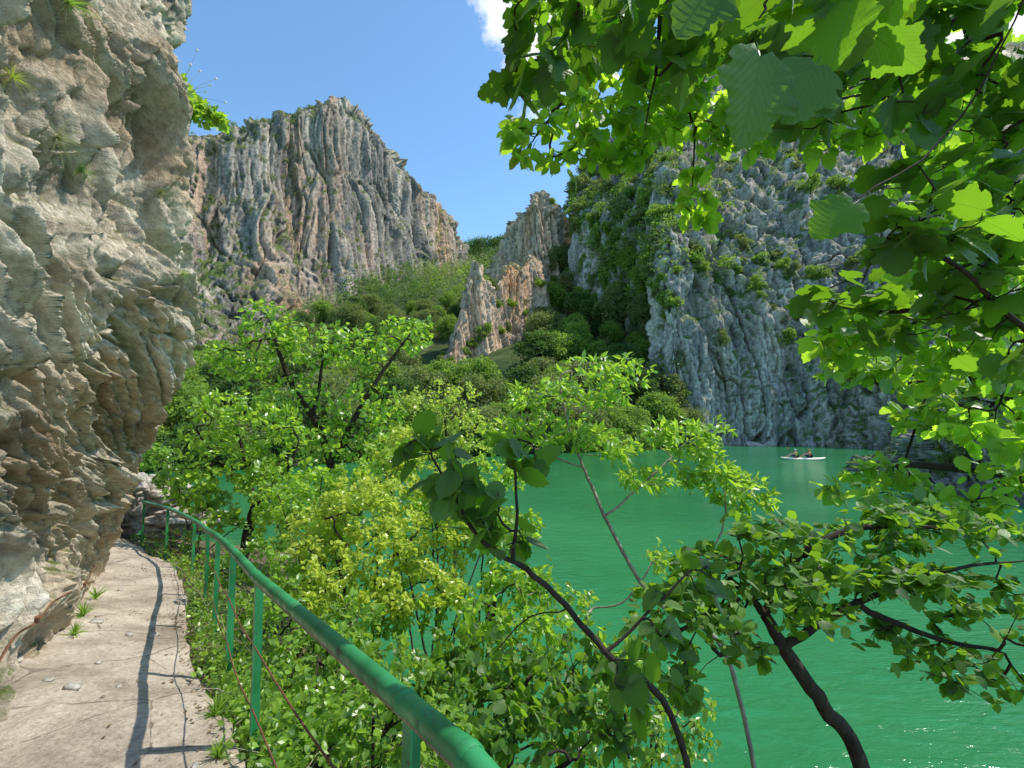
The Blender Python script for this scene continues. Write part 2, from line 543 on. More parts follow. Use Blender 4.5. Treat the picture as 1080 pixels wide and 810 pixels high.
LEAFN = (LEAF6[0] * np.array([.62, 1, 1]), LEAF6[1], LEAF6[2])
HZ = hazel_leaf()
HZN = hazel_leaf(6, .34, .03)
HZB = hazel_leaf(20, .44, .024, lobe=.24)


def leaves(name, O, A, NN, S, tmpl, mat, parent=None, origin=None, rnd=None):
    """one mesh of many leaves: origins O, axis A, normals NN, sizes S"""
    T, Fq, U = tmpl
    A = nrm(A); NN = nrm(NN - (NN * A).sum(-1, keepdims=True) * A); X = np.cross(A, NN)
    n = len(O)
    S3 = S[:, None, None]
    bend = RS.uniform(.4, 1.7, (n, 1, 1))
    Vv = O[:, None, :] + S3 * (T[None, :, 0:1] * X[:, None, :] * RS.uniform(.85, 1.15, (n, 1, 1)) + T[None, :, 1:2] * A[:, None, :] + T[None, :, 2:3] * bend * NN[:, None, :])
    Q = (Fq[None, :, :] + (np.arange(n) * len(T))[:, None, None]).reshape(-1, Fq.shape[1])
    if rnd is None: rnd = RS.uniform(0, 1, n)
    at = np.zeros((n, len(T), 3)); at[:, :, :2] = U[None]; at[:, :, 2] = rnd[:, None]
    return mesh_np(name, Vv.reshape(-1, 3), Q, mat, parent, len(T) > 8, at.reshape(-1, 3), origin)


def blob(c, r, n, shell=.0):
    v = RS.normal(size=(n, 3)); v = nrm(v) * (RS.uniform(shell, 1, (n, 1)) ** (1 / 2.2))
    return np.array(c) + v * np.array(r)


def skeleton(limbs, targets, step=.15, curve=.35, wob=.04, maxuse=1e9):
    pos, par = [], []
    lim = []
    for li, L in enumerate(limbs):
        L = np.array(L, float)
        seg = np.linalg.norm(np.diff(L, axis=0), axis=1).sum()
        pts = crm(L, max(3, int(seg / step) + 1))
        pts[1:-1] += RS.normal(size=pts[1:-1].shape) * wob * step
        if li == 0: k = -1
        else:
            k = int(np.argmin(np.linalg.norm(np.array(pos) - pts[0], axis=1)))
            pts = pts[1:]
        for p in pts:
            pos.append(p); par.append(k); k = len(pos) - 1; lim.append(True)
    cap = len(pos) + len(targets) * 40
    X = np.zeros((cap, 3)); X[:len(pos)] = pos; n = len(pos)
    D0 = np.array([np.min(np.linalg.norm(X[:n] - t, axis=1)) for t in targets]) if len(targets) else []
    tips = []
    for ti in np.argsort(D0):
        t = targets[ti]
        dd = np.linalg.norm(X[:n] - t, axis=1)
        k = int(np.argmin(dd)); d = dd[k]
        if d < step * .3: continue
        a = X[k]
        pd = nrm(a - X[par[k]]) if par[k] >= 0 else np.array([0, 0, 1.])
        m = min(38, max(2, int(math.ceil(d / step))))
        c = a + pd * d * curve + RS.normal(size=3) * d * .08
        for q in range(1, m + 1):
            u = q / m
            p = (1 - u) ** 2 * a + 2 * u * (1 - u) * c + u * u * t + RS.normal(size=3) * wob * step * (q < m)
            X[n] = p; par.append(k); k = n; n += 1; lim.append(False)
        tips.append(k)
    return X[:n].copy(), np.array(par), np.array(lim), np.array(tips, int)


def skel_radii(par, tip_r, base_r, ex=2.4):
    n = len(par); acc = np.zeros(n); child = np.zeros(n, int)
    for p in par:
        if p >= 0: child[p] += 1
    for i in range(n - 1, -1, -1):
        if child[i] == 0: acc[i] += 1
        if par[i] >= 0: acc[par[i]] += acc[i]
    r = tip_r * acc ** (1 / ex)
    if r[0] > 1e-9:
        e = math.log(base_r / tip_r) / max(1e-6, math.log(max(acc[0], 1.5)))
        r = tip_r * acc ** e
    # gentle taper along unbranched runs
    return r, acc, child


def skel_mesh(name, X, par, r, mat, parent, sel=None, nmax=8):
    n = len(par); kids = [[] for _ in range(n)]
    for i, p in enumerate(par):
        if p >= 0: kids[p].append(i)
    V, Q, off = [], [], 0
    starts = [(0, -1)]
    while starts:
        s, p0 = starts.pop()
        ch = [p0] if p0 >= 0 else []
        k = s
        while True:
            ch.append(k)
            if not kids[k]: break
            ks = sorted(kids[k], key=lambda q: -r[q])
            for o in ks[1:]: starts.append((o, k))
            k = ks[0]
        if len(ch) < 2: continue
        rr = r[ch].copy()
        if p0 >= 0: rr[0] = min(rr[0], rr[1] * 1.25)
        # smooth + taper
        if len(rr) > 3:
            for _ in range(2): rr[1:-1] = (rr[:-2] + rr[1:-1] * 2 + rr[2:]) / 4
        rr = rr * np.linspace(1, .9, len(rr)); rr[-1] *= .5
        ns = nmax if rr.max() > .03 else (6 if rr.max() > .012 else 4)
        vv, qq = tube_np(X[ch], rr, ns)
        V.append(vv); Q.append(qq + off); off += len(vv)
    return mesh_np(name, np.vstack(V), np.vstack(Q), mat, parent, True)


def plant(name, label, cat, base, limbs, targets, leaf, mat, bark, lsize, per=3, step=.15, tip_r=.003, base_r=.05, spread=.6, up=.9, droop=.15, group=None, minacc=6, curve=.35, wood='trunk', fol='crown', tilt=.6, lvar=.35, extra=None):
    root = empty(name, base); tag(root, label, cat, group)
    X, par, lim, tips = skeleton(limbs, targets, step, curve)
    r, acc, child = skel_radii(par, tip_r, base_r)
    skel_mesh(wood, X, par, r, bark, root)
    ok = np.where((acc <= minacc) & (~lim) & (par >= 0))[0]
    idx = np.repeat(ok, per)
    D = nrm(X[idx] - X[par[idx]])
    n = len(idx)
    rp = RS.normal(size=(n, 3)); rp = nrm(rp - (rp * D).sum(-1, keepdims=True) * D)
    A = D * .55 + rp * spread + np.array([0, 0, -droop])
    NN = np.array([0, 0, up]) + RS.normal(size=(n, 3)) * tilt
    O = X[idx] + RS.normal(size=(n, 3)) * step * .25
    if extra is not None:
        O = np.vstack([O, extra[0]]); A = np.vstack([A, extra[1]]); NN = np.vstack([NN, extra[2]])
    S = lsize * RS.uniform(1 - lvar, 1 + lvar, len(O))
    if extra is not None: S[n:] = extra[3]
    leaves(fol, O, A, NN, S, leaf, mat, root)
    return root


# ------------------------------------------------------------------ near rock wall
colsP = []
rowz = [-1.6, -.6, .1, .9, 1.8, 2.7, 3.6, 5.0, 6.4, 9.0, 13.0]
#             behind     beside     C (2.6 m)   D (4.3)      E silhouette  F turn       G away
wall = {
 -1.6: [(-2.1, -4), (-2.2, .5), (-2.65, 2.7), (-3.9, 4.6), (-6.0, 7.7), (-7.6, 9.3), (-11, 12.5)],
 -.6:  [(-2.2, -4), (-2.3, .5), (-2.75, 2.7), (-4.0, 4.6), (-6.1, 7.7), (-7.7, 9.4), (-11, 12.6)],
 .1:   [(-2.3, -4), (-2.4, .5), (-2.95, 2.7), (-4.1, 4.5), (-5.95, 7.4), (-7.6, 9.2), (-11, 12.5)],
 .9:   [(-2.4, -4), (-2.5, .5), (-3.0, 2.7), (-3.95, 4.4), (-5.45, 7.1), (-7.4, 9.0), (-11, 12.3)],
 1.8:  [(-2.4, -4), (-2.45, 0.5), (-2.85, 2.6), (-3.65, 4.3), (-4.65, 6.5), (-6.7, 8.2), (-11, 11.2)],
 2.7:  [(-2.3, -4), (-2.35, 0.5), (-2.8, 2.5), (-3.4, 4.2), (-3.85, 6.0), (-6.0, 7.6), (-11, 10.2)],
 3.6:  [(-2.4, -4), (-2.45, 0.5), (-2.85, 2.5), (-3.5, 4.2), (-4.02, 6.0), (-6.2, 7.6), (-11, 10.2)],
 5.0:  [(-2.5, -4), (-2.55, 0.5), (-3.0, 2.5), (-3.6, 4.2), (-4.1, 6.0), (-6.3, 7.6), (-11, 10)],
 6.4:  [(-2.5, -4), (-2.6, 0.5), (-3.05, 2.5), (-3.65, 4.2), (-4.15, 6.0), (-6.3, 7.6), (-11, 10)],
 9.0:  [(-2.3, -4), (-2.4, 0.5), (-3.0, 2.5), (-3.5, 4.2), (-3.95, 6.0), (-6.2, 7.6), (-11, 10)],
 13.0: [(-2.6, -4), (-2.7, .5), (-3.0, 2.5), (-3.6, 4.2), (-4.6, 6.0), (-6.8, 7.6), (-11, 10)],
}
ctrl = [[(x, y, z) for (x, y) in wall[z]] for z in rowz]
NR, NC = 720, 860
tr = np.interp(np.linspace(0, 1, NR), [0, .88, 1], [0, 8.4, 10 - 1e-6])      # finer rows where the wall is in view
tcn = np.interp(np.linspace(0, 1, NC), [0, .06, .92, 1], [0, 1.5, 4.7, 6 - 1e-6])
G = loft(ctrl, tr, tcn)
# even out the column sampling: more columns near the camera
Nn = grid_normals(G, np.array([2.0, 3.0, 2.0]))
p = G.reshape(-1, 3); nn = Nn.reshape(-1, 3)
s = np.repeat(np.cumsum(np.concatenate([[0], np.linalg.norm(np.diff(G[400], axis=0), axis=1)]))[None, :], NR, 0).reshape(-1)
z = p[:, 2]
wv = fbm(np.stack([s * .35, z * .35, s * 0], -1), 3, 3)
TH = R(63)                                # the strata run steeply down and away
al = s * np.cos(TH) - z * np.sin(TH)
ac = s * np.sin(TH) + z * np.cos(TH) + wv * 1.1
q0 = lambda fa, fc, o=0: np.stack([al * fa + o, ac * fc + o, wv * .8 + o], -1)
wq = fbm(p * 1.4, 3, 61) * .35


def beds(f, o, sharp=.14):
    """broken slabs: a saw profile across the strata, cut into lengths"""
    seg = facet(q0(.55 * f ** .5, f * .5, o), o + 5, .3, 30)
    ph = ac * f + wq * f * .8 + seg * .9
    t = ph - np.floor(ph)
    return np.where(t < 1 - sharp, t / (1 - sharp), (1 - t) / sharp) * (.55 + .45 * seg)


disp = .11 * facet(q0(.25, .8), 1, 1.0, 12) + .20 * beds(1.15, 7) + .10 * beds(2.9, 13) + .045 * beds(7.5, 19, .2) + .04 * facet(q0(1.4, 5.0, 9), 21, 1.1, 16)
disp += .14 * fbm(p * .8, 4, 5) + .10 * ridged(q0(.4, 3.0), 5, 8) + .14 * ridged(q0(.8, 9.0, 20), 4, 81) + .045 * ridged(p * 3.1, 5, 12) + .025 * fbm(p * 14, 3, 14)
crw = np.abs(vnoise(q0(.5, 2.2, 60), 91)); crx = np.abs(vnoise(q0(1.3, 5.5, 70), 92))
disp -= .24 * np.clip(1 - crw / .08, 0, 1) + .11 * np.clip(1 - crx / .11, 0, 1)
low = np.clip((1.0 - z) / 1.4, 0, 1)      # the foot of the wall is a smoother apron
disp = disp * (1 - .6 * low)
hole = np.clip(ridged(q0(.25, 1.0, 40), 3, 51) - .30, 0, 1)
disp -= .5 * hole * (1 - low * .7)
disp -= disp.mean()
G2 = (p + nn * disp[:, None]).reshape(NR, NC, 3)
# keep the outer lip of the wall on its measured profile
LIPZ = np.array([-1.6, -.6, -.1, .6, 1.2, 2.2, 2.8, 3.7, 5.0, 6.2, 6.8, 9.0, 13.0])
LIPX = np.array([-.84, -.81, -.785, -.76, -.74, -.672, -.632, -.668, -.676, -.715, -.695, -.66, -.70])
rat = (G2[..., 0] / np.maximum(G2[..., 1], .5))[:, 60:].max(1)
zz_ = G[:, 450, 2]
dif = np.interp(zz_, LIPZ, LIPX) - rat
kr = np.exp(-np.linspace(-2.2, 2.2, 61) ** 2); kr /= kr.sum()
dif = np.convolve(np.pad(dif, 30, 'edge'), kr, 'valid')
G2[..., 0] += dif[:, None] * np.clip(G2[..., 1], 0, 8)
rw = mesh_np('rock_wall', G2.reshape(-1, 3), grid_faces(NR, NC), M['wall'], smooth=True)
tag(rw, 'overhanging weathered limestone wall along the left side of the path', 'rock wall', kind='structure')
WV = G2.reshape(-1, 3); WPX, WPY, WD = proj(WV); WN = nn


def hit(px, py, V=WV, X=WPX, Y=WPY, D=WD, tol=7):
    m = np.where((abs(X - px) < tol) & (abs(Y - py) < tol) & (V[:, 1] > .5))[0]
    if len(m) == 0: return hit(px, py, V, X, Y, D, tol * 2)
    return int(m[np.argmin(D[m])])


# ------------------------------------------------------------------ path and bank
ST = [((3.2, -4), (-3.2, -4), 0), ((.62, 0), (-3.2, 0), 0), ((-.36, 1.2), (-3.4, 1.3), -.02), ((-1.46, 2.72), (-3.6, 3.3), -.08), ((-2.24, 3.7), (-4.6, 4.6), -.22),
      ((-3.35, 5.2), (-6.0, 6.7), -.5), ((-4.4, 6.8), (-7.0, 8.2), -.68), ((-5.7, 8.5), (-8.4, 9.8), -.85), ((-7.4, 10.1), (-9.6, 11.8), -1.0), ((-9.0, 11.6), (-10.9, 13.2), -1.15), ((-12.6, 13.6), (-13.4, 16), -1.3), ((-18, 16), (-18, 19), -1.5)]
pc = [[(Rr[0] + (L[0] - Rr[0]) * t, Rr[1] + (L[1] - Rr[1]) * t, zz + (.03 * (t > .8))) for t in (0, .25, .5, .75, 1)] for (Rr, L, zz) in ST]
G = loft(pc, 420, 150); p = G.reshape(-1, 3)
edge = np.repeat(np.linspace(0, 1, 150)[None], 420, 0).reshape(-1)
dz = .035 * fbm(p * 1.3, 4, 2) + .008 * fbm(p * 9, 3, 3) + .022 * facet(p * np.array([1.6, 1.6, 1]), 4, .4) * np.clip(.35 - edge, 0, .35) * 3
p[:, 2] += dz
p[:, 0] += np.where(edge < .02, .10 * fbm(p * 3, 3, 6), 0); 
p[:, 2] -= np.where(edge < .008, .15, 0)
tag(mesh_np('path', p, grid_faces(420, 150), M['path'], smooth=True), 'worn pale stone footpath between rock wall and green railing', 'path', kind='structure')
PV = p.copy(); PPX, PPY, PD = proj(PV)

out = np.array([.79, .61])
bc = []
for (Rr, L, zz) in ST:
    o = out if Rr[1] < 9 else np.array([.45, .89]) * (1.5 if Rr[1] < 11 else 2.2)
    row = [(Rr[0] - .3 * o[0], Rr[1] - .3 * o[1], zz - .12)]
    for k, dzz in ((.0, -.14), (.35, -.22), (1.1, -.75), (2.2, -1.5), (3.4, -2.4), (5.0, -3.4), (9, -6)):
        row.append((Rr[0] + o[0] * k, Rr[1] + o[1] * k, max(zz + dzz, -7)))
    bc.append(row)
G = loft(bc, 360, 160); p = G.reshape(-1, 3)
p[:, 2] += .14 * fbm(p * 1.1, 4, 22) + .04 * fbm(p * 5, 3, 23)
p[:, 2] -= np.where(np.repeat(np.linspace(0, 1, 160)[None], 360, 0).reshape(-1) < .12, .06, 0)
tag(mesh_np('bank', p, grid_faces(360, 160), M['bank'], smooth=True), 'earth bank falling from the path to the water', 'bank', kind='structure')
BV = p.copy()


def bank_z(x, y):
    d = (BV[:, 0] - x) ** 2 + (BV[:, 1] - y) ** 2
    return float(BV[np.argmin(d), 2])


def gsheet(name, z, mat, size=1500, label=None):
    V = np.array([[-size, -size, z], [size, -size, z], [size, size, z], [-size, size, z]])
    return tag(mesh_np(name, V, np.array([[0, 1, 2, 3]]), mat), label, name, kind='structure')


gsheet('ground', -9, M['slope'], 2500, 'ground beneath the lake')
gsheet('water', WATER, M['water'], 1500, 'calm emerald green lake water')


# ------------------------------------------------------------------ mountains
def relief(G, amp, fh, fv, seed, tow, vert=1.0, smooth=False, keep_top=True):
    nr, nc, _ = G.shape
    Nn = grid_normals(G, tow); Nn[..., 2] *= .35; Nn = nrm(Nn)
    p = G.reshape(-1, 3); n = Nn.reshape(-1, 3)
    wp = p + 3 * np.stack([fbm(p * .03, 2, seed + 60), fbm(p * .03, 2, seed + 61), 0 * p[:, 0]], -1)
    sc = np.array([fh, fh, fv])
    vs = np.array([1, 1, .10]) * fh
    d = .9 * facet(wp * vs * .7, seed, .8, 20) + .5 * facet(wp * vs * 1.9 + 3, seed + 10, 1, 26) + .24 * facet(wp * np.array([4.5, 4.5, .5]) * fh + 7, seed + 20, 1, 28) + .07 * facet(wp * fh * np.array([10, 10, 2.5]), seed + 30, 1, 15)
    crk_ = np.abs(vnoise(wp * vs * 1.6, seed + 45)); crk2 = np.abs(vnoise(wp * vs * 4.5, seed + 46)); crk3 = np.abs(vnoise(wp * vs * 11, seed + 47))
    d += .30 * ridged(wp * vs * 3, 4, seed + 40) + .5 * fbm(p * fh * .45, 4, seed + 50) + .12 * fbm(p * fh * np.array([4, 4, 1.6]), 5, seed + 55)
    d -= 1.0 * np.clip(1 - crk_ / .09, 0, 1) + .45 * np.clip(1 - crk2 / .13, 0, 1) + .22 * np.clip(1 - crk3 / .2, 0, 1)
    q = p + n * (d * amp)[:, None]
    q[:, 2] += amp * .35 * fbm(p * fh * 1.2, 4, seed + 70)
    return q


def sky_grid(cols, fr, back=50, zb=None):
    """cols: px, [(py, d)...] bottom to top"""
    rows = len(cols[0][1])
    C = [[P(px, *lst[r]) for (px, lst) in cols] for r in range(rows)]
    C.append([c + np.array([c[0] * .15, back, -back * .35]) for c in C[-1]])
    return C


# left mountain
cols = []
for (px, sk, ds, base, dm, dl) in ((20, 175, 175, 400, 160, 130), (90, 165, 178, 400, 162, 130), (150, 156, 184, 400, 166, 135), (200, 150, 190, 395, 170, 140), (245, 136, 195, 390, 176, 145), (285, 122, 204, 385, 186, 155),
                               (312, 120, 214, 380, 200, 168), (345, 106, 218, 370, 206, 185), (378, 116, 232, 365, 220, 205), (402, 146, 246, 355, 236, 220), (440, 190, 268, 345, 256, 240), (468, 218, 288, 335, 274, 258), (486, 252, 305, 325, 292, 275), (504, 285, 325, 320, 315, 300), (530, 310, 345, 330, 335, 320)):
    mid = base + (sk - base) * .35
    cols.append((px, [(base + 60, dl - 12), (base, dl), (mid, dm - 3), (base + (sk - base) * .7, (dm + ds) / 2), (sk + 4, ds)]))
G = loft(sky_grid(cols, None), 330, 420)
MV = relief(G, 2.3, .085, .013, 100, np.array([60., 0, 60]))
tag(mesh_np('mountain', MV, grid_faces(330, 420), M['mount'], smooth=True), 'tall grey limestone mountain with vertical fluted cliffs across the gorge', 'mountain', kind='structure')
MG = MV.reshape(330, 420, 3)

# right cliff
cols = []
for (px, dd, sk, ds) in ((604, (125, 127, 132, 138, 150), 205, 158), (628, (118, 118, 121, 126, 142), 172, 162), (655, (112, 112, 114, 118, 134), 146, 166), (690, (101, 101, 103, 107, 124), 118, 170), (704, (85, 86, 89, 96, 118), 96, 174),
                         (760, (84, 86, 90, 98, 125), 40, 180), (820, (83, 85, 90, 100, 130), -12, 185), (900, (78, 82, 88, 98, 125), 12, 172), (960, (69, 74, 82, 92, 115), 45, 152), (1030, (60, 66, 75, 86, 103), 88, 135), (1100, (52, 60, 70, 80, 95), 120, 120), (1300, (45, 50, 60, 70, 82), 150, 100)):
    p4 = max(235, sk + 28)
    rows = [(485, dd[0]), (470 + 0 * px, dd[0] + .2), (400, dd[1]), (300, dd[2]), (p4, dd[3]), (sk + (p4 - sk) * .45, dd[4]), (sk, ds)]
    cols.append((px, rows))
G = loft(sky_grid(cols, None), 420, 480)
G[:12, :, 2] = np.minimum(G[:12, :, 2], WATER - .3 - np.linspace(3, 0, 12)[:, None])
CV = relief(G, 1.5, .17, .028, 300, np.array([0., 0, 40]))
tag(mesh_np('cliff', CV, grid_faces(420, 480), M['cliff'], smooth=True), 'sheer blue grey limestone cliff rising from the water on the right', 'cliff', kind='structure')
CG = CV.reshape(420, 480, 3)

# wooded slope across the water
cols = []
for (px, l) in ((60, ((44), (446, 66), (425, 95), (410, 122))), (140, ((45), (444, 68), (422, 98), (405, 125))), (220, ((46), (438, 70), (412, 102), (392, 130))), (300, ((50), (430, 76), (395, 112), (362, 150))), (400, ((55), (412, 82), (362, 132), (305, 225))),
                (470, ((60), (405, 88), (352, 135), (290, 260))), (530, ((64), (398, 92), (345, 128), (276, 300))), (575, ((67), (394, 94), (340, 124), (285, 170))), (620, ((70), (392, 95), (335, 122), (262, 150))), (655, ((73), (398, 94), (340, 112), (270, 122))), (700, ((78), (430, 86), (405, 92), (380, 98))), (740, ((80), (455, 86), (450, 90), (445, 95)))):
    cols.append((px, [W(px, l[0] - 4, WATER - 5), W(px, l[0], WATER + .2)] + [P(px, *q) for q in l[1:]]))
C = [[c[1][r] for c in cols] for r in range(5)]
C.append([c + np.array([0, 60, -12]) for c in C[-1]])
G = loft(C, 260, 340); p = G.reshape(-1, 3)
p[:, 2] += np.where(G[..., 2].reshape(-1) > WATER, 1, .1) * (2.2 * fbm(p * .06, 4, 70) + .6 * fbm(p * .3, 3, 71))
tag(mesh_np('hillside', p, grid_faces(260, 340), M['slope'], smooth=True), 'wooded hillside across the green water', 'hillside', kind='structure')
SV = p.copy(); SPX, SPY, SD = proj(SV)

# distant green ridge
C = [[P(px, 330, 360) for px in (440, 500, 560, 640, 700)], [P(px, q, 385) for px, q in ((440, 285), (500, 268), (545, 262), (640, 240), (700, 240))], [P(px, q, 400) for px, q in ((440, 280), (500, 264), (545, 256), (640, 230), (700, 230))], [P(px, 300, 450) for px in (440, 500, 560, 640, 700)]]
G = loft(C, 60, 120); p = G.reshape(-1, 3); p[:, 2] += 3 * fbm(p * .05, 4, 90)
tag(mesh_np('ridge', p, grid_faces(60, 120), M['slope'], smooth=True), 'distant green ridge in the notch of the gorge', 'ridge', kind='structure')
RV = p.copy()

# spire and rock rib
cols = [(px, [(by, d0 - 1), ((by + sk) / 2, d0), (sk, d0 + 3)]) for (px, by, sk, d0) in
        ((518, 330, 300, 156), (528, 330, 266, 151), (538, 328, 246, 146), (548, 325, 232, 143), (557, 322, 219, 141), (565, 320, 207, 140), (571, 318, 206, 140.5), (577, 316, 216, 141), (586, 316, 222, 143), (597, 316, 240, 146), (612, 318, 262, 152))]
SG = loft(sky_grid(cols, None, 16), 150, 170)
SPV = relief(SG, 1.3, .34, .035, 500, np.array([0., 0, 40]))
tag(mesh_np('rock_spire', SPV, grid_faces(150, 170), M['spire'], smooth=True), 'pointed ochre rock pinnacle above the wooded slope', 'rock pinnacle', kind='structure')
cols = [(px, [(by, d0 - 2), ((by + sk) / 2, d0), (sk, d0 + 3)]) for (px, by, sk, d0) in
        ((428, 455, 420, 104), (442, 455, 398, 101), (458, 455, 388, 100), (474, 450, 372, 101), (486, 440, 330, 104), (497, 430, 288, 107), (503, 425, 278, 108), (510, 420, 296, 109), (522, 400, 306, 112), (532, 390, 286, 115), (541, 385, 280, 117), (550, 380, 282, 118), (560, 370, 268, 122), (570, 365, 286, 125), (584, 360, 318, 128))]
RG = loft(sky_grid(cols, None, 12), 190, 230)
RBV = relief(RG, .8, .34, .05, 540, np.array([0., 0, 40]))
tag(mesh_np('rock_rib', RBV, grid_faces(190, 230), M['spire'], smooth=True), 'broken brown rock rib with small pinnacles crossing the wooded slope', 'rock rib', kind='structure')

# right shore outcrop
cols = [(px, [(535, d0 - 1), (500, d0), ((500 + sk) / 2, d0 + .3), (sk, d0 + 1)]) for (px, sk, d0) in ((974, 506, 34), (985, 470, 31), (1005, 440, 29.5), (1040, 425, 28.5), (1080, 415, 28), (1140, 400, 26), (1250, 390, 23))]
OG = loft(sky_grid(cols, None, 14), 130, 170)
OV = relief(OG, .7, .6, .2, 700, np.array([0., 0, 10]))
tag(mesh_np('outcrop', OV, grid_faces(130, 170), M['cliff'], smooth=True), 'dark rocky outcrop on the near right shore', 'outcrop', kind='structure')

# ------------------------------------------------------------------ far vegetation prototypes
def crown_pts(h, wd, nclump, per, lobes=1.0, flat=.75, hang=.3):
    """leaf positions + outward dirs of a crown made of clumps; base at z=0"""
    cs = []
    for i in range(nclump):
        a = RS.uniform(0, 2 * math.pi); rr = math.sqrt(RS.uniform(0, 1)); zz = RS.uniform(0, 1)
        env = math.sin(math.pi * (.12 + .80 * zz)) ** .7
        cs.append([math.cos(a) * rr * wd * .5 * env, math.sin(a) * rr * wd * .5 * env, h * (hang + (1 - hang) * zz * .92)])
    cs = np.array(cs); rad = RS.uniform(.13, .25, nclump) * wd
    O, D = [], []
    for c, r_ in zip(cs, rad):
        v = nrm(RS.normal(size=(per, 3)) + np.array([0, 0, .35])); q = v * (RS.uniform(.55, 1.05, (per, 1)) * r_) * np.array([1, 1, flat])
        O.append(c + q); D.append(v)
    return np.vstack(O), np.vstack(D), cs


def far_crown(h, wd, nclump, per, lsize, mat, name='crown', hang=.3, flat=.75, trunk=True, nm='slope_tree'):
    root = empty(nm)
    O, D, cs = crown_pts(h, wd, nclump, per, flat=flat, hang=hang)
    A = D + RS.normal(size=D.shape) * .7; NN = D * .8 + np.array([0, 0, .5]) + RS.normal(size=D.shape) * .5
    leaves('crown' if trunk else 'foliage', O, A, NN, lsize * RS.uniform(.6, 1.5, len(O)), LEAF4, mat, root)
    mb = MB()
    if trunk:
        mb.tube([(0, 0, -1.5), (.1, 0, h * .3), (.0, .1, h * .7)], [h * .03, h * .022, h * .008], 6)
        for c in cs[::2]:
            mb.tube([(0.03, 0, h * .25), (c[0] * .5, c[1] * .5, c[2] * .7), tuple(c)], [h * .012, h * .008, h * .003], 4, False)
        mb.build('trunk', M['bark'], root)
    else:
        for c in cs[::2]:
            mb.tube([(0, 0, -.3), (c[0] * .5, c[1] * .5, c[2] * .6), tuple(c)], [h * .02, h * .012, h * .004], 4, False)
        mb.build('stem', M['bark'], root)
    return root


TREES = [far_crown(8.5, 8.5, 46, 130, .42, M['wood1'], hang=.18), far_crown(7.5, 8, 42, 130, .36, M['wood2'], hang=.12), far_crown(9.5, 7.5, 44, 130, .40, M['wood3'], hang=.2),
         far_crown(6.5, 7, 34, 130, .36, M['wood1'], hang=.08), far_crown(10, 9, 54, 130, .42, M['wood2'], hang=.2)]
TL = ['fresh green rounded broadleaf tree on the wooded slope across the water', 'olive green rounded tree on the wooded slope across the water', 'dark green dense tree on the wooded slope across the water',
      'low fresh green spreading tree on the wooded slope across the water', 'tall olive green tree on the wooded slope across the water']
TG = ['fresh green slope trees', 'olive slope trees', 'dark slope trees', 'low green slope trees', 'tall olive slope trees']
used = set()


def put(proto, i, loc, sc, rz, label, cat, group, name=None):
    o = proto if id(proto) not in used else copy_tree(proto)
    used.add(id(proto))
    o.location = [float(v) for v in loc]; o.scale = (sc, sc, sc * RS.uniform(.85, 1.15)); o.rotation_euler = (0, 0, rz)
    tag(o, label, cat, group)
    return o


# slope trees: pick spots on the hillside with a minimum spacing
cand = np.where((SPX > 130) & (SPX < 735) & (SV[:, 2] > WATER + .5) & (SD < 330) & ~((SPX > 425) & (SPX < 568) & (SD > 82) & (SD < 132)))[0]
RS.shuffle(cand)
spots = []
sx_ = np.zeros((0, 3))
for c in cand[:14000]:
    d = SD[c]; mind = 2.9 + d * .026
    if len(sx_) and np.min(np.linalg.norm(sx_ - SV[c], axis=1)) < mind: continue
    sx_ = np.vstack([sx_, SV[c]])
    if len(sx_) >= 1100: break
order = np.argsort(np.linalg.norm(sx_, axis=1))
print('slope tree spots', len(sx_), [(int(a), int((np.abs(sx_[:, 1] - a) < 15).sum())) for a in range(60, 330, 30)])
far_rest = []
for n_, k in enumerate(order):
    q = sx_[k]; d = np.linalg.norm(q)
    if n_ >= 270: far_rest.append(q); continue
    i = int(RS.choice(5, p=[.30, .22, .14, .2, .14]))
    put(TREES[i], i, q - np.array([0, 0, .6]), RS.uniform(.55, 1.0) * (.8 if d < 70 else 1.0), RS.uniform(0, 6.28), TL[i], 'tree', TG[i])


def mass(name, pts, scale, lsize, mats, label, per=110, wd=1.0, ht=.8):
    O, D, RN = [], [], []
    for q in pts:
        s_ = scale * RS.uniform(.6, 1.4)
        v = nrm(RS.normal(size=(per, 3)) + np.array([0, 0, .5]))
        bump_ = 1 + .35 * np.sin(v[:, 0:1] * 5 + q[0]) * np.sin(v[:, 1:2] * 5 + q[1])
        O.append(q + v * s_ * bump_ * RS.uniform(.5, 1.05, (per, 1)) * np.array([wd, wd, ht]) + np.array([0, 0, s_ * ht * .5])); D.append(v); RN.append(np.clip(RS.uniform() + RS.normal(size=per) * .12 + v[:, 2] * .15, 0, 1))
    O = np.vstack(O); D = np.vstack(D)
    return tag(leaves(name, O, np.cross(D, RS.normal(size=D.shape)) + D * .3, D + RS.normal(size=D.shape) * .35, lsize * RS.uniform(.6, 1.5, len(O)), LEAF4, mats, rnd=np.concatenate(RN)), label, 'vegetation', kind='stuff')


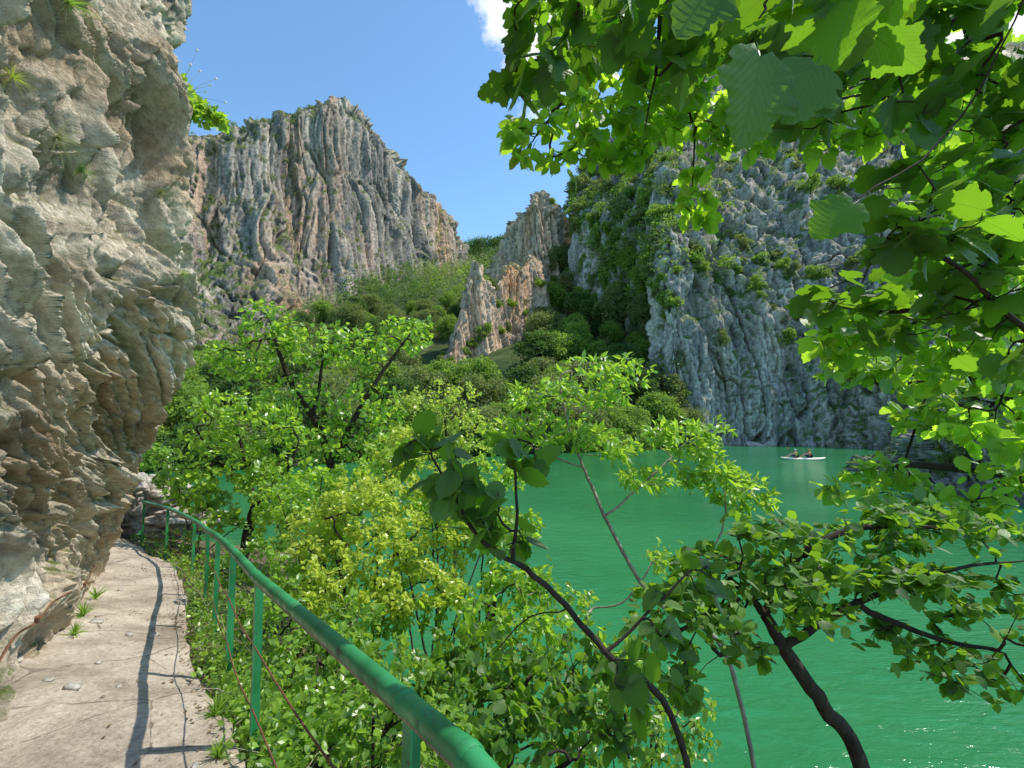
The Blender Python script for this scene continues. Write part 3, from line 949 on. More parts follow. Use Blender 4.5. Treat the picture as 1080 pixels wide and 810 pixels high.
fr = np.array(far_rest); pick = fbm(fr * .05, 3, 123) + RS.uniform(-.25, .25, len(fr))
mass('distant_wood', fr[pick > .1], 4.6, .62, M['wood1'], 'fresh green part of the farthest wood below the mountain', 300, 1.0, 1.15)
mass('distant_wood', fr[(pick <= .1) & (pick > -.12)], 4.2, .6, M['wood2'], 'olive green part of the farthest wood below the mountain', 300, 1.0, 1.1)
mass('distant_wood', fr[pick <= -.12], 5.0, .62, M['wood3'], 'dark green part of the farthest wood below the mountain', 300, 1.0, 1.25)
pts = SV[RS.choice(cand[SD[cand] < 170], 1300)]
mass('undergrowth', pts, 1.7, .34, M['wood2'], 'dense undergrowth covering the hillside between the trees', 90)
vis = np.where(RV[:, 2] > P(560, 300, 390)[2])[0]
mass('ridge_wood', RV[RS.choice(vis, 260)], 5, 1.1, M['wood3'], 'dark woodland covering the distant ridge', 120)


# shrubs growing on ledges of the rock faces
def ledges(V, nr, nc, thr, rnd, cond=None, nz=.05, seed=0, bias=.0):
    Gd = V.reshape(nr, nc, 3); n = grid_normals(Gd, np.array([0., -50, 400.]))
    k = np.abs(n[..., 2]).reshape(-1)
    msk = fbm(V * nz, 3, seed)
    X_, Y_, D_ = proj(V)
    ok = (k > thr) & (msk > bias) & (X_ > 100) & (X_ < 1120) & (Y_ > -60) & (V[:, 2] > WATER + 1)
    if cond is not None: ok &= cond(X_, Y_, D_, V)
    idx = np.where(ok)[0]
    if len(idx) == 0: return idx
    return RS.choice(idx, min(rnd, len(idx)), replace=False)


SH = [far_crown(2.6, 3.6, 16, 90, .27, M['wood1'], trunk=False, hang=.05, nm='ledge_shrub'), far_crown(2.2, 3.0, 14, 90, .24, M['wood2'], trunk=False, hang=.05, nm='ledge_shrub')]
n_sh = 0
def shrubs(V, nr, nc, thr, k, cond, where, grp, sc, seed, bias=0.0, nz=.05, pw=.5):
    idx = ledges(V, nr, nc, thr, k, cond, nz, seed, bias)
    for c in idx:
        i = int(RS.uniform() > pw)
        lb = ('fresh green' if i == 0 else 'olive green') + ' shrub clinging to ' + where
        put(SH[i], i, V[c] - np.array([0, 0, .4]), sc * RS.uniform(.5, 1.3), RS.uniform(0, 6.28), lb, 'shrub', ('fresh ' if i == 0 else 'olive ') + grp)


shrubs(CV, 420, 480, .16, 190, lambda x, y, d, v: (y < 460) & (y > 0) & (x < 985), 'the ledges of the shaded right cliff', 'shrubs on the right cliff', 1.0, 31, .0, .05)
shrubs(CV, 420, 480, .10, 70, lambda x, y, d, v: (y < 330) & (x < 700) & (y > 130), 'the steep gully beside the spire', 'shrubs in the gully beside the spire', 1.5, 33, -1)
shrubs(SPV, 150, 170, .15, 22, lambda x, y, d, v: (x > 578), 'the right flank of the ochre pinnacle', 'shrubs on the pinnacle', .9, 35, -1)
shrubs(RBV, 190, 230, .25, 45, lambda x, y, d, v: (y > 300), 'the broken brown rock rib', 'shrubs on the rock rib', .8, 36, -.2)
shrubs(OV, 130, 170, .05, 26, lambda x, y, d, v: (y < 505) & (x > 985), 'the outcrop on the near right shore', 'shrubs on the right outcrop', .42, 38, -1)
idx = ledges(MV, 330, 420, .14, 1000, lambda x, y, d, v: (y < 420) & ((y > 230) | (x < 330)), .02, 41, -.05)
mass('mountain_scrub', MV[idx], 1.35, .45, M['wood2'], 'low scrub scattered over the ledges of the left mountain', 60)
idx = ledges(CV, 420, 480, .20, 620, lambda x, y, d, v: (y < 330) & (x > 600), .03, 43, -.05)
mass('cliff_scrub', CV[idx], 1.25, .34, M['wood2'], 'pale scrub covering the upper ledges of the right cliff', 70)
idx = ledges(CV, 420, 480, .0, 240, lambda x, y, d, v: (y < 300) & (x > 605) & (x < 770) & (y > 150), .03, 44, -.3)
mass('gully_wood', CV[idx], 2.0, .42, M['wood1'], 'fresh green thicket filling the gully right of the pinnacle', 110)

# shoreline trees overhanging the far water
def shore(pxs, label, grp, sc=.8):
    for px in pxs:
        m = np.where((abs(SPX - px) < 8) & (SV[:, 2] > WATER + .1) & (SV[:, 2] < WATER + 2.5))[0]
        if len(m) == 0: continue
        q = SV[m[np.argmin(SD[m])]]
        put(TREES[2 if RS.uniform() > .45 else 0], 0, q - np.array([0, 1.0, 1.8]), sc * RS.uniform(.7, 1.1), RS.uniform(0, 6.28), label, 'tree', grp)


shore(list(range(150, 720, 22)), 'tree overhanging the far waterline at the foot of the wooded slope', 'trees along the far waterline', .62)

# ------------------------------------------------------------------ railing
rail_px = [(-1, 0, 0)]
posts = [(430, 752, 1.25, .98), (270, 612, 2.75, .90), (243, 581, 3.8, .90), (228, 567, 5.3, .90), (218, 560, 6.8, .9), (204, 549, 8.5, .9), (176, 536, 10.0, .9), (151, 530, 11.7, .9)]
tops = [P(a, b, d) for a, b, d, h in posts]
e0 = P(496, 813, .98); dv = e0 - tops[0]; dv[2] = 0
back = [e0 + dv * 7, e0 + dv * 3.6, e0]
line = back + tops
ln2 = [line[0]]
for q in line[1:]:
    ln2 += [ln2[-1] * .75 + q * .25, ln2[-1] * .25 + q * .75, q]
# keep the joints a little rounded, the runs between them straight
line = np.array([q for i, q in enumerate(ln2) if i % 3 or i in (0, len(ln2) - 1) or i <= 12])
rail = empty('railing', (tops[1][0], tops[1][1], tops[1][2] - .9))
tag(rail, 'green painted pipe railing with thin posts following the outer edge of the path', 'railing')
mb = MB(); rl = crm(line, 200); mb.tube(rl + np.array([0, 0, .022]), .027, 16)
for tp in [back[1], back[2]] + tops:
    i = int(np.argmin(np.linalg.norm(rl - tp, axis=1))); i = min(max(i, 1), 198); t = nrm(rl[i + 1] - rl[i - 1]); c = rl[i] + np.array([0, 0, .022])
    mb.tube([c - t * .016, c - t * .008, c + t * .008, c + t * .016], [.0275, .0305, .0305, .0275], 14, False)
mb.build('handrail', M['paint'], rail)
mb = MB(); mb.tube(rl - np.array([0, 0, .012]), .011, 6); mb.build('underside_bar', M['barkp'], rail)
for k, tp in enumerate([back[1]] + tops):
    i = int(np.argmin(np.linalg.norm(rl - tp, axis=1))); t = nrm(rl[min(i + 1, 199)] - rl[max(i - 1, 0)]); t[2] = 0; t = nrm(t); nn_ = np.array([t[1], -t[0], 0])
    h = 1.15 if k else 1.2
    mb = MB(); ax = [t, nn_, [0, 0, 1]]
    c = tp + np.array([0, 0, -h / 2 + .0])
    mb.box(c, (.046, .006, h), ax); mb.box(c + t * .020 + nn_ * .0235, (.006, .041, h), ax)   # angle iron
    po = mb.build('post', M['paint'], rail, False)
for dz_, sag in ((-.34, .03), (-.66, .05)):
    pts = []
    bl = [back[1]] + tops
    for a, b in zip(bl[:-1], bl[1:]):
        for t in np.linspace(0, 1, 12)[:-1]:
            pts.append(a + (b - a) * t + np.array([0, 0, dz_ - sag * math.sin(math.pi * t)]))
    pts.append(bl[-1] + np.array([0, 0, dz_]))
    mb = MB(); mb.tube(pts, .0045, 5); mb.build('wire', M['rust'], rail)

# rusty safety cable pinned to the rock wall
cb = []
for (px, py) in ((-30, 735), (0, 702), (22, 668), (44, 650), (62, 640), (80, 630), (96, 614), (106, 603)):
    i = hit(px, py); cb.append(WV[i] + nrm(CAM - WV[i]) * .05)
cb = np.array(cb)
ca = empty('safety_cable', cb[3]); tag(ca, 'rusty steel cable pinned along the foot of the rock wall', 'cable')
mb = MB(); pts = crm(cb, 60); mb.tube(pts, .007, 6); mb.build('cable', M['rust'], ca)
for i in (1, 3, 6):
    mb = MB(); d_ = nrm(CAM - cb[i]); mb.tube([cb[i] - d_ * .12, cb[i] + d_ * .02, cb[i] + d_ * .03 + np.array([0, 0, .03])], .014, 8); mb.build('anchor', M['rust'], ca)


# ------------------------------------------------------------------ boulders and stones
def boulder(name, c, r, seed, label, cat='boulder', group=None, mat='boulder', det=60):
    u = np.linspace(0, 2 * math.pi, det * 2, endpoint=False); v = np.linspace(0.001, math.pi - .001, det)
    vv, uu = np.meshgrid(v, u, indexing='ij')
    n = np.stack([np.sin(vv) * np.cos(uu), np.sin(vv) * np.sin(uu), np.cos(vv)], -1).reshape(-1, 3)
    d = 1 + .22 * facet(n * 1.3 + seed, seed, .8) + .09 * facet(n * 3.1 + seed, seed + 3, 1) + .14 * fbm(n * 1.5 + seed, 4, seed)
    V = np.array(c) + n * d[:, None] * np.array(r)
    m = det * 2; i = np.arange(det - 1)[:, None] * m; j = np.arange(m)[None]; j2 = (j + 1) % m
    Q = np.stack([i + j, i + m + j, i + m + j2, i + j2], -1).reshape(-1, 4)
    return tag(mesh_np(name, V, Q, M[mat], smooth=True, origin=c), label, cat, group)


boulder('boulder', P(168, 521, 13.5), (.75, .7, .42), 3, 'pale rounded boulder beside the far end of the path')
boulder('boulder', P(141, 516, 12.8), (.4, .4, .4), 5, 'smaller pale boulder wedged against the rock wall at the path end')
boulder('boulder', P(126, 541, 14.0), (.8, .6, .5), 15, 'shaded tan boulder closing the far end of the path by the rock wall')
boulder('boulder', P(196, 548, 13.2), (.9, .7, .35), 8, 'low tan boulder behind the far railing posts')
for k in range(24):
    t = RS.uniform(0, 1) ** 1.2; i = RS.choice(np.where((PD > 1.8) & (PD < 11) & (PPX > -20))[0])
    q = PV[i].copy(); s_ = RS.uniform(.012, .045)
    if PV[i, 0] < -60: continue
    boulder('stone', q + np.array([0, 0, s_ * .25]), (s_ * RS.uniform(.8, 1.5), s_, s_ * .6), 20 + k, 'small loose stone lying on the pale path', 'stone', 'loose stones on the path', det=8)
m = np.where((abs(SV[:, 2] - WATER - .2) < .5))[0]
for k, px in enumerate((793, 799, 812, 880)):
    q = W(px, 82.5, WATER + .15)
    boulder('shore_rock', q, (RS.uniform(.5, .9), .5, RS.uniform(.3, .6)), 90 + k, 'pale rock at the waterline below the right cliff', 'rock', 'pale rocks at the cliff waterline', det=14)

# ------------------------------------------------------------------ kayak and people
M['hull'] = simple('pale_hull', (.72, .70, .52), .4, 3, .08)
M['skin'] = simple('skin', (.50, .30, .21), .6)
M['orange'] = simple('orange_vest', (.85, .17, .04), .7)
M['yellowv'] = simple('yellow_vest', (.75, .60, .08), .7)
M['navy'] = simple('navy_cloth', (.025, .035, .07), .8)
M['whitec'] = simple('white_cloth', (.8, .8, .8), .8)
M['hair'] = simple('dark_hair', (.03, .02, .015), .7)
kc = W(847, 55, WATER)
ky = empty('kayak', kc); tag(ky, 'pale yellow two seat kayak floating on the green water', 'kayak')
L_, n_ = 4.6, 25
rows_ = []
for i in range(n_):
    t = i / (n_ - 1) * 2 - 1; wd = .42 * (1 - abs(t) ** 2.6) ** .7 + .01; sh = .16 * abs(t) ** 3
    rows_.append([(t * L_ / 2, math.cos(a) * wd, .06 + sh + math.sin(a) * (.20 if math.sin(a) > 0 else .14) * (1 - .5 * abs(t) ** 3)) for a in np.linspace(0, 2 * math.pi, 17)[:-1]])
Vv = np.array(rows_).reshape(-1, 3); i = np.arange(n_ - 1)[:, None] * 16; j = np.arange(16)[None]; j2 = (j + 1) % 16
mesh_np('hull', Vv + kc, np.stack([i + j, i + j2, i + 16 + j2, i + 16 + j], -1).reshape(-1, 4), M['hull'], ky, True)
for x in (-.75, .65):
    mb = MB(); mb.box(kc + np.array([x, 0, .29]), (.42, .44, .07)); mb.box(kc + np.array([x + .24, 0, .46]), (.06, .42, .34)); mb.build('seat', M['navy'], ky, False)
ky.rotation_euler.z = R(-9)


def skin_body(name, pts, edges, rad, mat, parent):
    me = bpy.data.meshes.new(name); me.from_pydata([tuple(map(float, q)) for q in pts], edges, []); me.materials.append(mat)
    o = bpy.data.objects.new(name, me); COL.objects.link(o); o.parent = parent
    sk = o.modifiers.new('skin', 'SKIN'); me.skin_vertices.new() if not me.skin_vertices else None
    for i, r_ in enumerate(rad): me.skin_vertices[0].data[i].radius = (r_, r_)
    me.skin_vertices[0].data[0].use_root = True
    sb = o.modifiers.new('sub', 'SUBSURF'); sb.levels = sb.render_levels = 2
    for q in me.polygons: q.use_smooth = True
    return o


def kayaker(x, label, vest, legm, cap, pad_label):
    q = Vector([float(v) for v in kc]) + Vector((x * math.cos(R(-9)), x * math.sin(R(-9)), .33))
    root = empty('person', q); root.rotation_euler.z = R(-9); tag(root, label, 'person', None)
    # seated, facing -X, knees raised, hands on a paddle held in front of the chest
    pts = [(0, 0, .10), (.02, 0, .32), (.03, 0, .50), (.01, 0, .58), (-.02, 0, .70), (-.03, 0, .78),
           (-.02, .20, .49), (-.22, .30, .30), (-.42, .26, .42), (-.02, -.20, .49), (-.22, -.30, .30), (-.42, -.26, .42),
           (-.10, .12, .08), (-.48, .17, .28), (-.85, .14, .02), (-.97, .14, .07), (-.10, -.12, .08), (-.48, -.17, .28), (-.85, -.14, .02), (-.97, -.14, .07)]
    ed = [(0, 1), (1, 2), (2, 3), (3, 4), (4, 5), (2, 6), (6, 7), (7, 8), (2, 9), (9, 10), (10, 11), (0, 12), (12, 13), (13, 14), (14, 15), (0, 16), (16, 17), (17, 18), (18, 19)]
    rad = [.14, .13, .13, .055, .095, .07, .065, .045, .035, .065, .045, .035, .09, .065, .045, .035, .09, .065, .045, .035]
    skin_body('body', pts, ed, rad, M['skin'], root)
    skin_body('life_vest', [(0.0, 0, .06), (.0, 0, .16), (.015, 0, .32), (.015, 0, .48), (.0, 0, .58), (.015, .15, .52), (.015, -.15, .52)], [(0, 1), (1, 2), (2, 3), (3, 4), (3, 5), (3, 6)], [.15, .185, .20, .185, .09, .09, .09], vest, root)
    skin_body('trousers', [(0, 0, .09), (-.10, .12, .085), (-.46, .17, .275), (-.10, -.12, .085), (-.46, -.17, .275)], [(0, 1), (1, 2), (0, 3), (3, 4)], [.155, .105, .08, .105, .08], legm, root)
    skin_body('hat', [(-.01, 0, .86), (-.01, 0, .78), (-.01, 0, .73)], [(0, 1), (1, 2)], [.07, .12, .125], cap, root)
    skin_body('hair', [(.05, 0, .74), (.06, 0, .66)], [(0, 1)], [.095, .075], M['hair'], root)
    skin_body('nose', [(-.105, 0, .72), (-.13, 0, .685)], [(0, 1)], [.018, .022], M['skin'], root)
    for sy in (-1, 1):
        skin_body('hand', [(-.42, sy * .26, .42), (-.455, sy * .25, .44), (-.47, sy * .245, .40)], [(0, 1), (1, 2)], [.045, .042, .03], M['skin'], root)
    pd = empty('paddle', q + Vector((-.43, 0, .42))); tag(pd, pad_label, 'paddle'); pd.rotation_euler = (R(24 if x < 0 else -18), 0, R(-9))
    o0 = np.array(pd.location)
    mb = MB(); mb.tube(o0 + np.array([[0, -.95, 0], [0, .95, 0]]), .016, 8); mb.build('shaft', M['navy'], pd)
    for s in (-1, 1):
        mb = MB(); mb.tube(o0 + np.array([[0, s * .9, 0], [0, s * 1.0, 0], [0, s * 1.15, 0], [0, s * 1.30, 0]]), [.02, .08, .09, .03], 10)
        mb.v = [(v_ - o0) * np.array([.25, 1, 1]) + o0 for v_ in mb.v]; b_ = mb.build('blade', M['orange'], pd)


kayaker(-.75, 'kayaker in a yellow vest and white cap in the front seat, holding a paddle', M['yellowv'], M['navy'], M['whitec'], 'double bladed paddle held by the front kayaker in the white cap')
kayaker(.65, 'kayaker in an orange vest and orange cap in the rear seat, holding a paddle', M['orange'], M['navy'], M['orange'], 'double bladed paddle held by the rear kayaker in the orange vest')

# ------------------------------------------------------------------ near trees and shrubs
def B(px, py, d, r, n, shell=.2):
    c = P(px, py, d)
    return blob(c, r, n, shell)


def base_at(px, d):
    x = (px - CX) / F * d
    return np.array([x, d, bank_z(x, d) - .1])


plant('lakeside_tree', 'bright green tree with dark forked trunk between the railing and the lake', 'tree', base_at(338, 12.5),
      [[base_at(338, 12.5), P(343, 540, 12.5), P(348, 490, 12.6), P(330, 440, 12.6), P(305, 400, 12.5), P(285, 340, 12.4)], [P(346, 500, 12.6), P(375, 440, 12.8), P(405, 390, 13), P(435, 350, 13.2)], [P(330, 440, 12.6), P(340, 380, 12.2), P(335, 340, 12)]],
      np.vstack([B(282, 345, 12.4, (.7, .7, .7), 55), B(255, 380, 12.3, (.9, .8, .55), 60), B(330, 365, 12.3, (.9, .8, .6), 60), B(380, 368, 12.8, (.8, .8, .6), 55), B(430, 352, 13.2, (.7, .7, .55), 50), B(300, 420, 12.4, (1.2, 1, .6), 80), B(385, 430, 12.8, (1.1, 1, .7), 75), B(345, 470, 12.3, (.9, .9, .7), 50), B(410, 470, 12.5, (.8, .8, .6), 45), B(365, 520, 12, (1, .8, .6), 45)]),
      LEAF6, M['bright'], M['bark'], .145, 4, .2, .006, .15, .8, .9, .2, tilt=.65)
plant('lakeside_tree', 'smaller leaning bright green tree left of the forked one, close to the rock wall', 'tree', base_at(258, 11),
      [[base_at(258, 11), P(262, 560, 11), P(268, 530, 11.1), P(260, 490, 11.1), P(245, 440, 11)], [P(266, 520, 11.1), P(225, 480, 10.8), P(205, 450, 10.7)], [P(262, 540, 11), P(300, 500, 10.8), P(315, 465, 10.8)]],
      np.vstack([B(240, 430, 11, (.8, .8, .45), 50), B(215, 465, 10.8, (.6, .6, .5), 35), B(285, 450, 11, (.75, .7, .55), 50), B(255, 490, 10.8, (1, .8, .5), 60), B(205, 515, 10.5, (.55, .5, .5), 38), B(300, 500, 10.6, (.7, .7, .5), 40), B(230, 545, 10.5, (.6, .6, .35), 32)]),
      LEAF6, M['bright'], M['bark'], .13, 4, .18, .005, .11, .8, .9, .2, tilt=.65)
plant('lakeside_tree', 'yellow green fine leaved tree at the centre, rising over the far shore', 'tree', base_at(478, 13),
      [[base_at(478, 13), P(480, 560, 13), P(474, 500, 13), P(468, 430, 13)]],
      np.vstack([B(465, 425, 13, (1.1, 1, .7), 110), B(500, 455, 13, (.8, .8, .6), 70), B(435, 470, 12.8, (.8, .8, .6), 60), B(470, 500, 12.6, (1.2, 1, .7), 80)]),
      LEAF4, M['yellow'], M['bark'], .085, 5, .16, .004, .06, .9, .7, .1, tilt=.9)
plant('slender_tree', 'slender pale stemmed tree leaning left over the green water', 'tree', base_at(800, 5.2),
      [[base_at(800, 5.2), P(770, 700, 5.3), P(690, 632, 5.6), P(652, 572, 5.8), P(618, 500, 6.0), P(600, 450, 6.1), P(590, 405, 6.2)], [P(700, 640, 5.6), P(740, 600, 5.8), P(765, 545, 6), P(760, 500, 6.1)], [P(640, 545, 5.9), P(690, 500, 6.1), P(720, 470, 6.3)], [P(615, 495, 6), P(560, 470, 6.2), P(535, 455, 6.3)]],
      np.vstack([B(590, 415, 6.2, (.65, .6, .35), 45), B(640, 400, 6.3, (.6, .5, .4), 40), B(560, 460, 6.2, (.7, .5, .25), 50), B(630, 465, 6.0, (.6, .5, .2), 35), B(720, 460, 6.2, (.6, .5, .25), 50), B(700, 505, 6.0, (.6, .5, .15), 24), B(780, 520, 6, (.4, .4, .25), 40), B(745, 490, 6.1, (.4, .4, .2), 26)]),
      LEAFN, M['bright'], M['barkp'], .115, 6, .11, .003, .026, .75, .8, .2, minacc=3, tilt=.6)


def bush(px, d, blobs, leaf, mat, ls, label, per=3, name='shrub', br=.03, step=.1, tip=.0025, bark='bark', tilt=.8, up=.9, nst=4, cat='shrub', droop=.1, group=None):
    b = base_at(px, d)
    T = np.vstack([B(*q) for q in blobs]); c = T.mean(0)
    limbs = [[b, b * .6 + c * .4 + np.array([0, 0, .05]), c]]
    for q in range(nst - 1):
        e = T[RS.randint(len(T))]
        limbs.append([b + RS.normal(size=3) * .03, b * .6 + e * .4 + np.array([0, 0, .15]), e])
    return plant(name, label, cat, b, limbs, T, leaf, mat, M[bark], ls, per, step, tip, br, .8, up, droop, tilt=tilt, wood='stem', fol='foliage', group=group)


bush(395, 5.6, [(340, 560, 5.6, (.45, .4, .3), 60), (400, 575, 5.4, (.5, .4, .3), 70), (460, 560, 5.6, (.5, .4, .3), 60), (380, 520, 5.8, (.45, .4, .25), 45), (440, 620, 5.2, (.5, .4, .3), 70), (350, 620, 5.0, (.4, .4, .3), 60)], LEAF6, M['yellow'], .066, 'yellow green shrub just beyond the middle of the railing', 8, tilt=.6)
bush(500, 5.5, [(510, 560, 5.6, (.4, .4, .25), 40), (540, 620, 5.4, (.4, .35, .25), 45), (490, 650, 5.0, (.45, .4, .3), 60), (560, 680, 4.8, (.4, .4, .3), 50)], LEAF6, M['bright'], .08, 'fresh green shrub at the water edge behind the dark leaning branch', 5)
bush(310, 8, [(290, 560, 8, (.5, .4, .35), 50), (330, 600, 7.6, (.6, .5, .4), 70), (270, 590, 7, (.35, .4, .3), 45), (390, 540, 8, (.6, .5, .4), 60), (450, 530, 8.5, (.7, .6, .4), 60), (345, 545, 8, (.5, .4, .3), 40)], LEAF6, M['shrub'], .085, 'mid green shrub beyond the bend of the railing', 4)
bush(300, 4.4, [(285, 640, 4.5, (.3, .3, .25), 55), (330, 690, 4.0, (.35, .3, .25), 65), (300, 730, 3.6, (.3, .3, .2), 55), (370, 660, 4.4, (.35, .3, .25), 50), (400, 700, 4.0, (.3, .3, .2), 50)], LEAF6, M['shrub'], .07, 'leafy shrub growing through the wires between the second and third railing posts', 4)
bush(400, 3.0, [(350, 750, 3.1, (.28, .25, .2), 55), (400, 770, 2.8, (.25, .25, .2), 50), (300, 790, 2.8, (.2, .2, .16), 45), (450, 730, 3.0, (.25, .25, .2), 45), (480, 780, 2.6, (.22, .2, .18), 45)], LEAF6, M['shrub'], .055, 'small leaved bright shrub below the nearest stretch of handrail', 5)
bush(520, 3.2, [(520, 700, 3.2, (.28, .25, .2), 45), (570, 730, 3.0, (.25, .25, .18), 40), (540, 770, 2.7, (.25, .2, .15), 40), (620, 770, 2.8, (.25, .2, .14), 40), (600, 700, 3.3, (.3, .3, .15), 34), (480, 720, 3, (.2, .2, .2), 34)], HZN, M['shade'], .065, 'dark glossy leaved shrub at the bottom centre beside the rail end', 3)
bush(660, 4.2, [(640, 740, 4.2, (.4, .3, .22), 55), (700, 780, 3.8, (.35, .3, .2), 50), (600, 760, 3.8, (.35, .3, .25), 55), (720, 730, 4.3, (.3, .3, .2), 30)], LEAF6, M['shrub'], .06, 'small leaved shrub above the water at the bottom centre', 4)
bush(450, 7.5, [(420, 480, 9, (.6, .5, .4), 55), (520, 500, 9, (.6, .5, .35), 50), (470, 540, 8, (.7, .6, .4), 70), (540, 555, 8, (.5, .5, .3), 30)], LEAF6, M['bright'], .10, 'fresh green shrub in front of the yellow green tree', 6)
bush(210, 9.5, [(205, 600, 9, (.35, .4, .3), 40), (190, 570, 10.5, (.4, .4, .3), 40), (240, 600, 8, (.3, .3, .3), 40)], LEAF6, M['shrub'], .07, 'low shrub behind the far railing posts', 4)

bush(470, 6.6, [(430, 470, 7, (.5, .4, .35), 70), (480, 520, 6.6, (.5, .4, .35), 70), (410, 520, 6.6, (.5, .4, .3), 60), (525, 560, 6.2, (.35, .3, .3), 45), (450, 590, 6.0, (.5, .4, .3), 60)], LEAF6, M['yellow'], .07, 'tall airy yellow green shrub behind the sapling with large rounded leaves', 6, tilt=.6)
bush(360, 6.2, [(300, 530, 6.6, (.45, .4, .3), 60), (350, 570, 6.2, (.4, .4, .3), 60), (320, 620, 5.6, (.4, .4, .3), 60), (400, 640, 5.4, (.4, .4, .3), 60)], LEAF6, M['bright'], .075, 'light green shrub behind the third railing post', 6, tilt=.6)
bush(600, 5.0, [(600, 640, 5.2, (.35, .3, .2), 30), (560, 610, 5.4, (.3, .3, .2), 26), (650, 690, 4.8, (.35, .3, .2), 34), (700, 590, 5.2, (.2, .3, .15), 16)], LEAF6, M['bright'], .07, 'thin light green shrub leaning over the water behind the sapling', 4, tilt=.6, bark='barkp')

bush(215, 12, [(185, 505, 12.5, (.5, .5, .45), 60), (220, 525, 12, (.5, .5, .4), 60), (300, 540, 11, (.7, .6, .4), 60), (165, 480, 14, (.5, .5, .4), 45)], LEAF6, M['shrub'], .11, 'mid green bush by the boulders at the far end of the railing', 5)
bush(330, 10, [(280, 510, 10.5, (.6, .6, .4), 60), (340, 510, 10, (.6, .6, .4), 60), (400, 500, 10, (.6, .6, .4), 60)], LEAF6, M['bright'], .10, 'bright bush under the crowns of the two lakeside trees', 5)

# branches close to the camera
plant('hazel_sapling', 'dark thin stem leaning left with large rounded leaves at its tip', 'sapling', base_at(760, 2.4),
      [[base_at(760, 2.4), P(720, 790, 2.15), P(640, 690, 2.0), P(570, 612, 1.95), P(508, 570, 1.95), P(478, 520, 1.95), P(455, 480, 1.95)], [P(540, 590, 1.95), P(545, 530, 2.0), P(540, 470, 2.05)], [P(640, 690, 2.), P(690, 640, 2.05), P(730, 600, 2.1)], [P(600, 645, 1.97), P(560, 650, 2.0), P(520, 690, 2.1)]],
      np.vstack([B(460, 485, 1.95, (.15, .13, .10), 14), B(500, 530, 1.95, (.13, .12, .10), 16), B(545, 485, 2.05, (.12, .1, .12), 14), B(530, 560, 2.0, (.14, .12, .06), 11), B(690, 650, 2.05, (.12, .12, .10), 10), B(665, 715, 1.95, (.10, .1, .12), 12), B(730, 610, 2.1, (.13, .12, .08), 9)]),
      HZ, M['hazel'], M['bark'], .090, 1, .06, .0028, .015, .8, .8, .35, minacc=2, tilt=.75, wood='stem', fol='foliage')
layers = []
for (px, py, d, rx, rz, n) in ((760, 600, 3.0, .30, .05, 28), (830, 560, 3.1, .45, .05, 34), (900, 600, 3.0, .5, .06, 45), (960, 545, 3.3, .5, .05, 38), (1040, 560, 3.2, .45, .06, 38), (1000, 620, 2.9, .5, .06, 42), (850, 640, 2.9, .35, .06, 28), (1060, 660, 2.8, .35, .07, 30), (960, 680, 2.9, .30, .05, 22), (700, 640, 3, .25, .07, 18), (760, 660, 2.8, .22, .09, 20), (1020, 710, 2.9, .25, .05, 18), (800, 625, 2.8, .25, .06, 26), (745, 640, 2.7, .2, .10, 26), (700, 690, 2.5, .13, .12, 22), (900, 570, 3.2, .5, .05, 30), (830, 600, 2.9, .4, .06, 34)):
    layers.append(B(px, py, d, (rx, .4, rz), n))
plant('layered_tree', 'dark trunked tree with flat layered leafy branches over the water at lower right', 'tree', np.array([2.35, 2.95, -2.6]),
      [[(2.35, 2.95, -2.6), P(915, 830, 3.1), P(868, 745, 3.1), P(826, 682, 3.05), P(800, 640, 3.0), P(770, 610, 3.0)], [P(826, 682, 3.05), P(870, 655, 3.0), P(930, 625, 3.0), P(1010, 600, 2.95), P(1090, 590, 2.9)], [P(806, 650, 3.0), P(850, 580, 3.1), P(930, 555, 3.2), P(1050, 560, 3.2)], [P(826, 682, 3.05), P(760, 690, 2.9), P(715, 740, 2.8)], [P(900, 640, 3.0), P(980, 670, 2.9), P(1060, 690, 2.8)]],
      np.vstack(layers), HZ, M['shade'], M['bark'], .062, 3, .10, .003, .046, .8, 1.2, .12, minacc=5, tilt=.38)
plant('lakeside_tree', 'bright leafy tree at the right edge in front of the rocky outcrop', 'tree', np.array([7.2, 5.2, -3.0]),
      [[(7.2, 5.2, -3.), P(1180, 560, 5.2), P(1120, 480, 5.2), P(1060, 420, 5.2), P(1000, 385, 5.2)], [P(1150, 520, 5.2), P(1060, 500, 5.3), P(960, 490, 5.4)]],
      np.vstack([B(1040, 395, 5.2, (.45, .5, .30), 90), B(960, 395, 5.2, (.45, .5, .22), 80), B(900, 385, 5.2, (.25, .3, .16), 34), B(1000, 440, 5.3, (.5, .5, .25), 80), B(940, 500, 5.4, (.4, .4, .12), 36), B(900, 520, 5.3, (.35, .4, .08), 24), B(1000, 530, 5.0, (.5, .4, .12), 50), B(1070, 480, 5, (.3, .4, .4), 50)]),
      HZN, M['bright'], M['bark'], .125, 2, .14, .004, .09, .8, 1.0, .15, minacc=5, tilt=.55)


def ov(label, limbs, blobs, ls, mat, per=2, step=.08, tilt=.8, up=.7, tip=.002, br=.012, minacc=4, tmpl=HZB, droop=.35, extra=None):
    return plant('overhanging_branch', label, 'branch', np.array(limbs[0][0]), limbs, np.vstack([B(*q) for q in blobs]), tmpl, mat, M['bark'], ls, per, step, tip, br, .8, up, droop, minacc=minacc, tilt=tilt, wood='stem', fol='foliage', extra=extra)


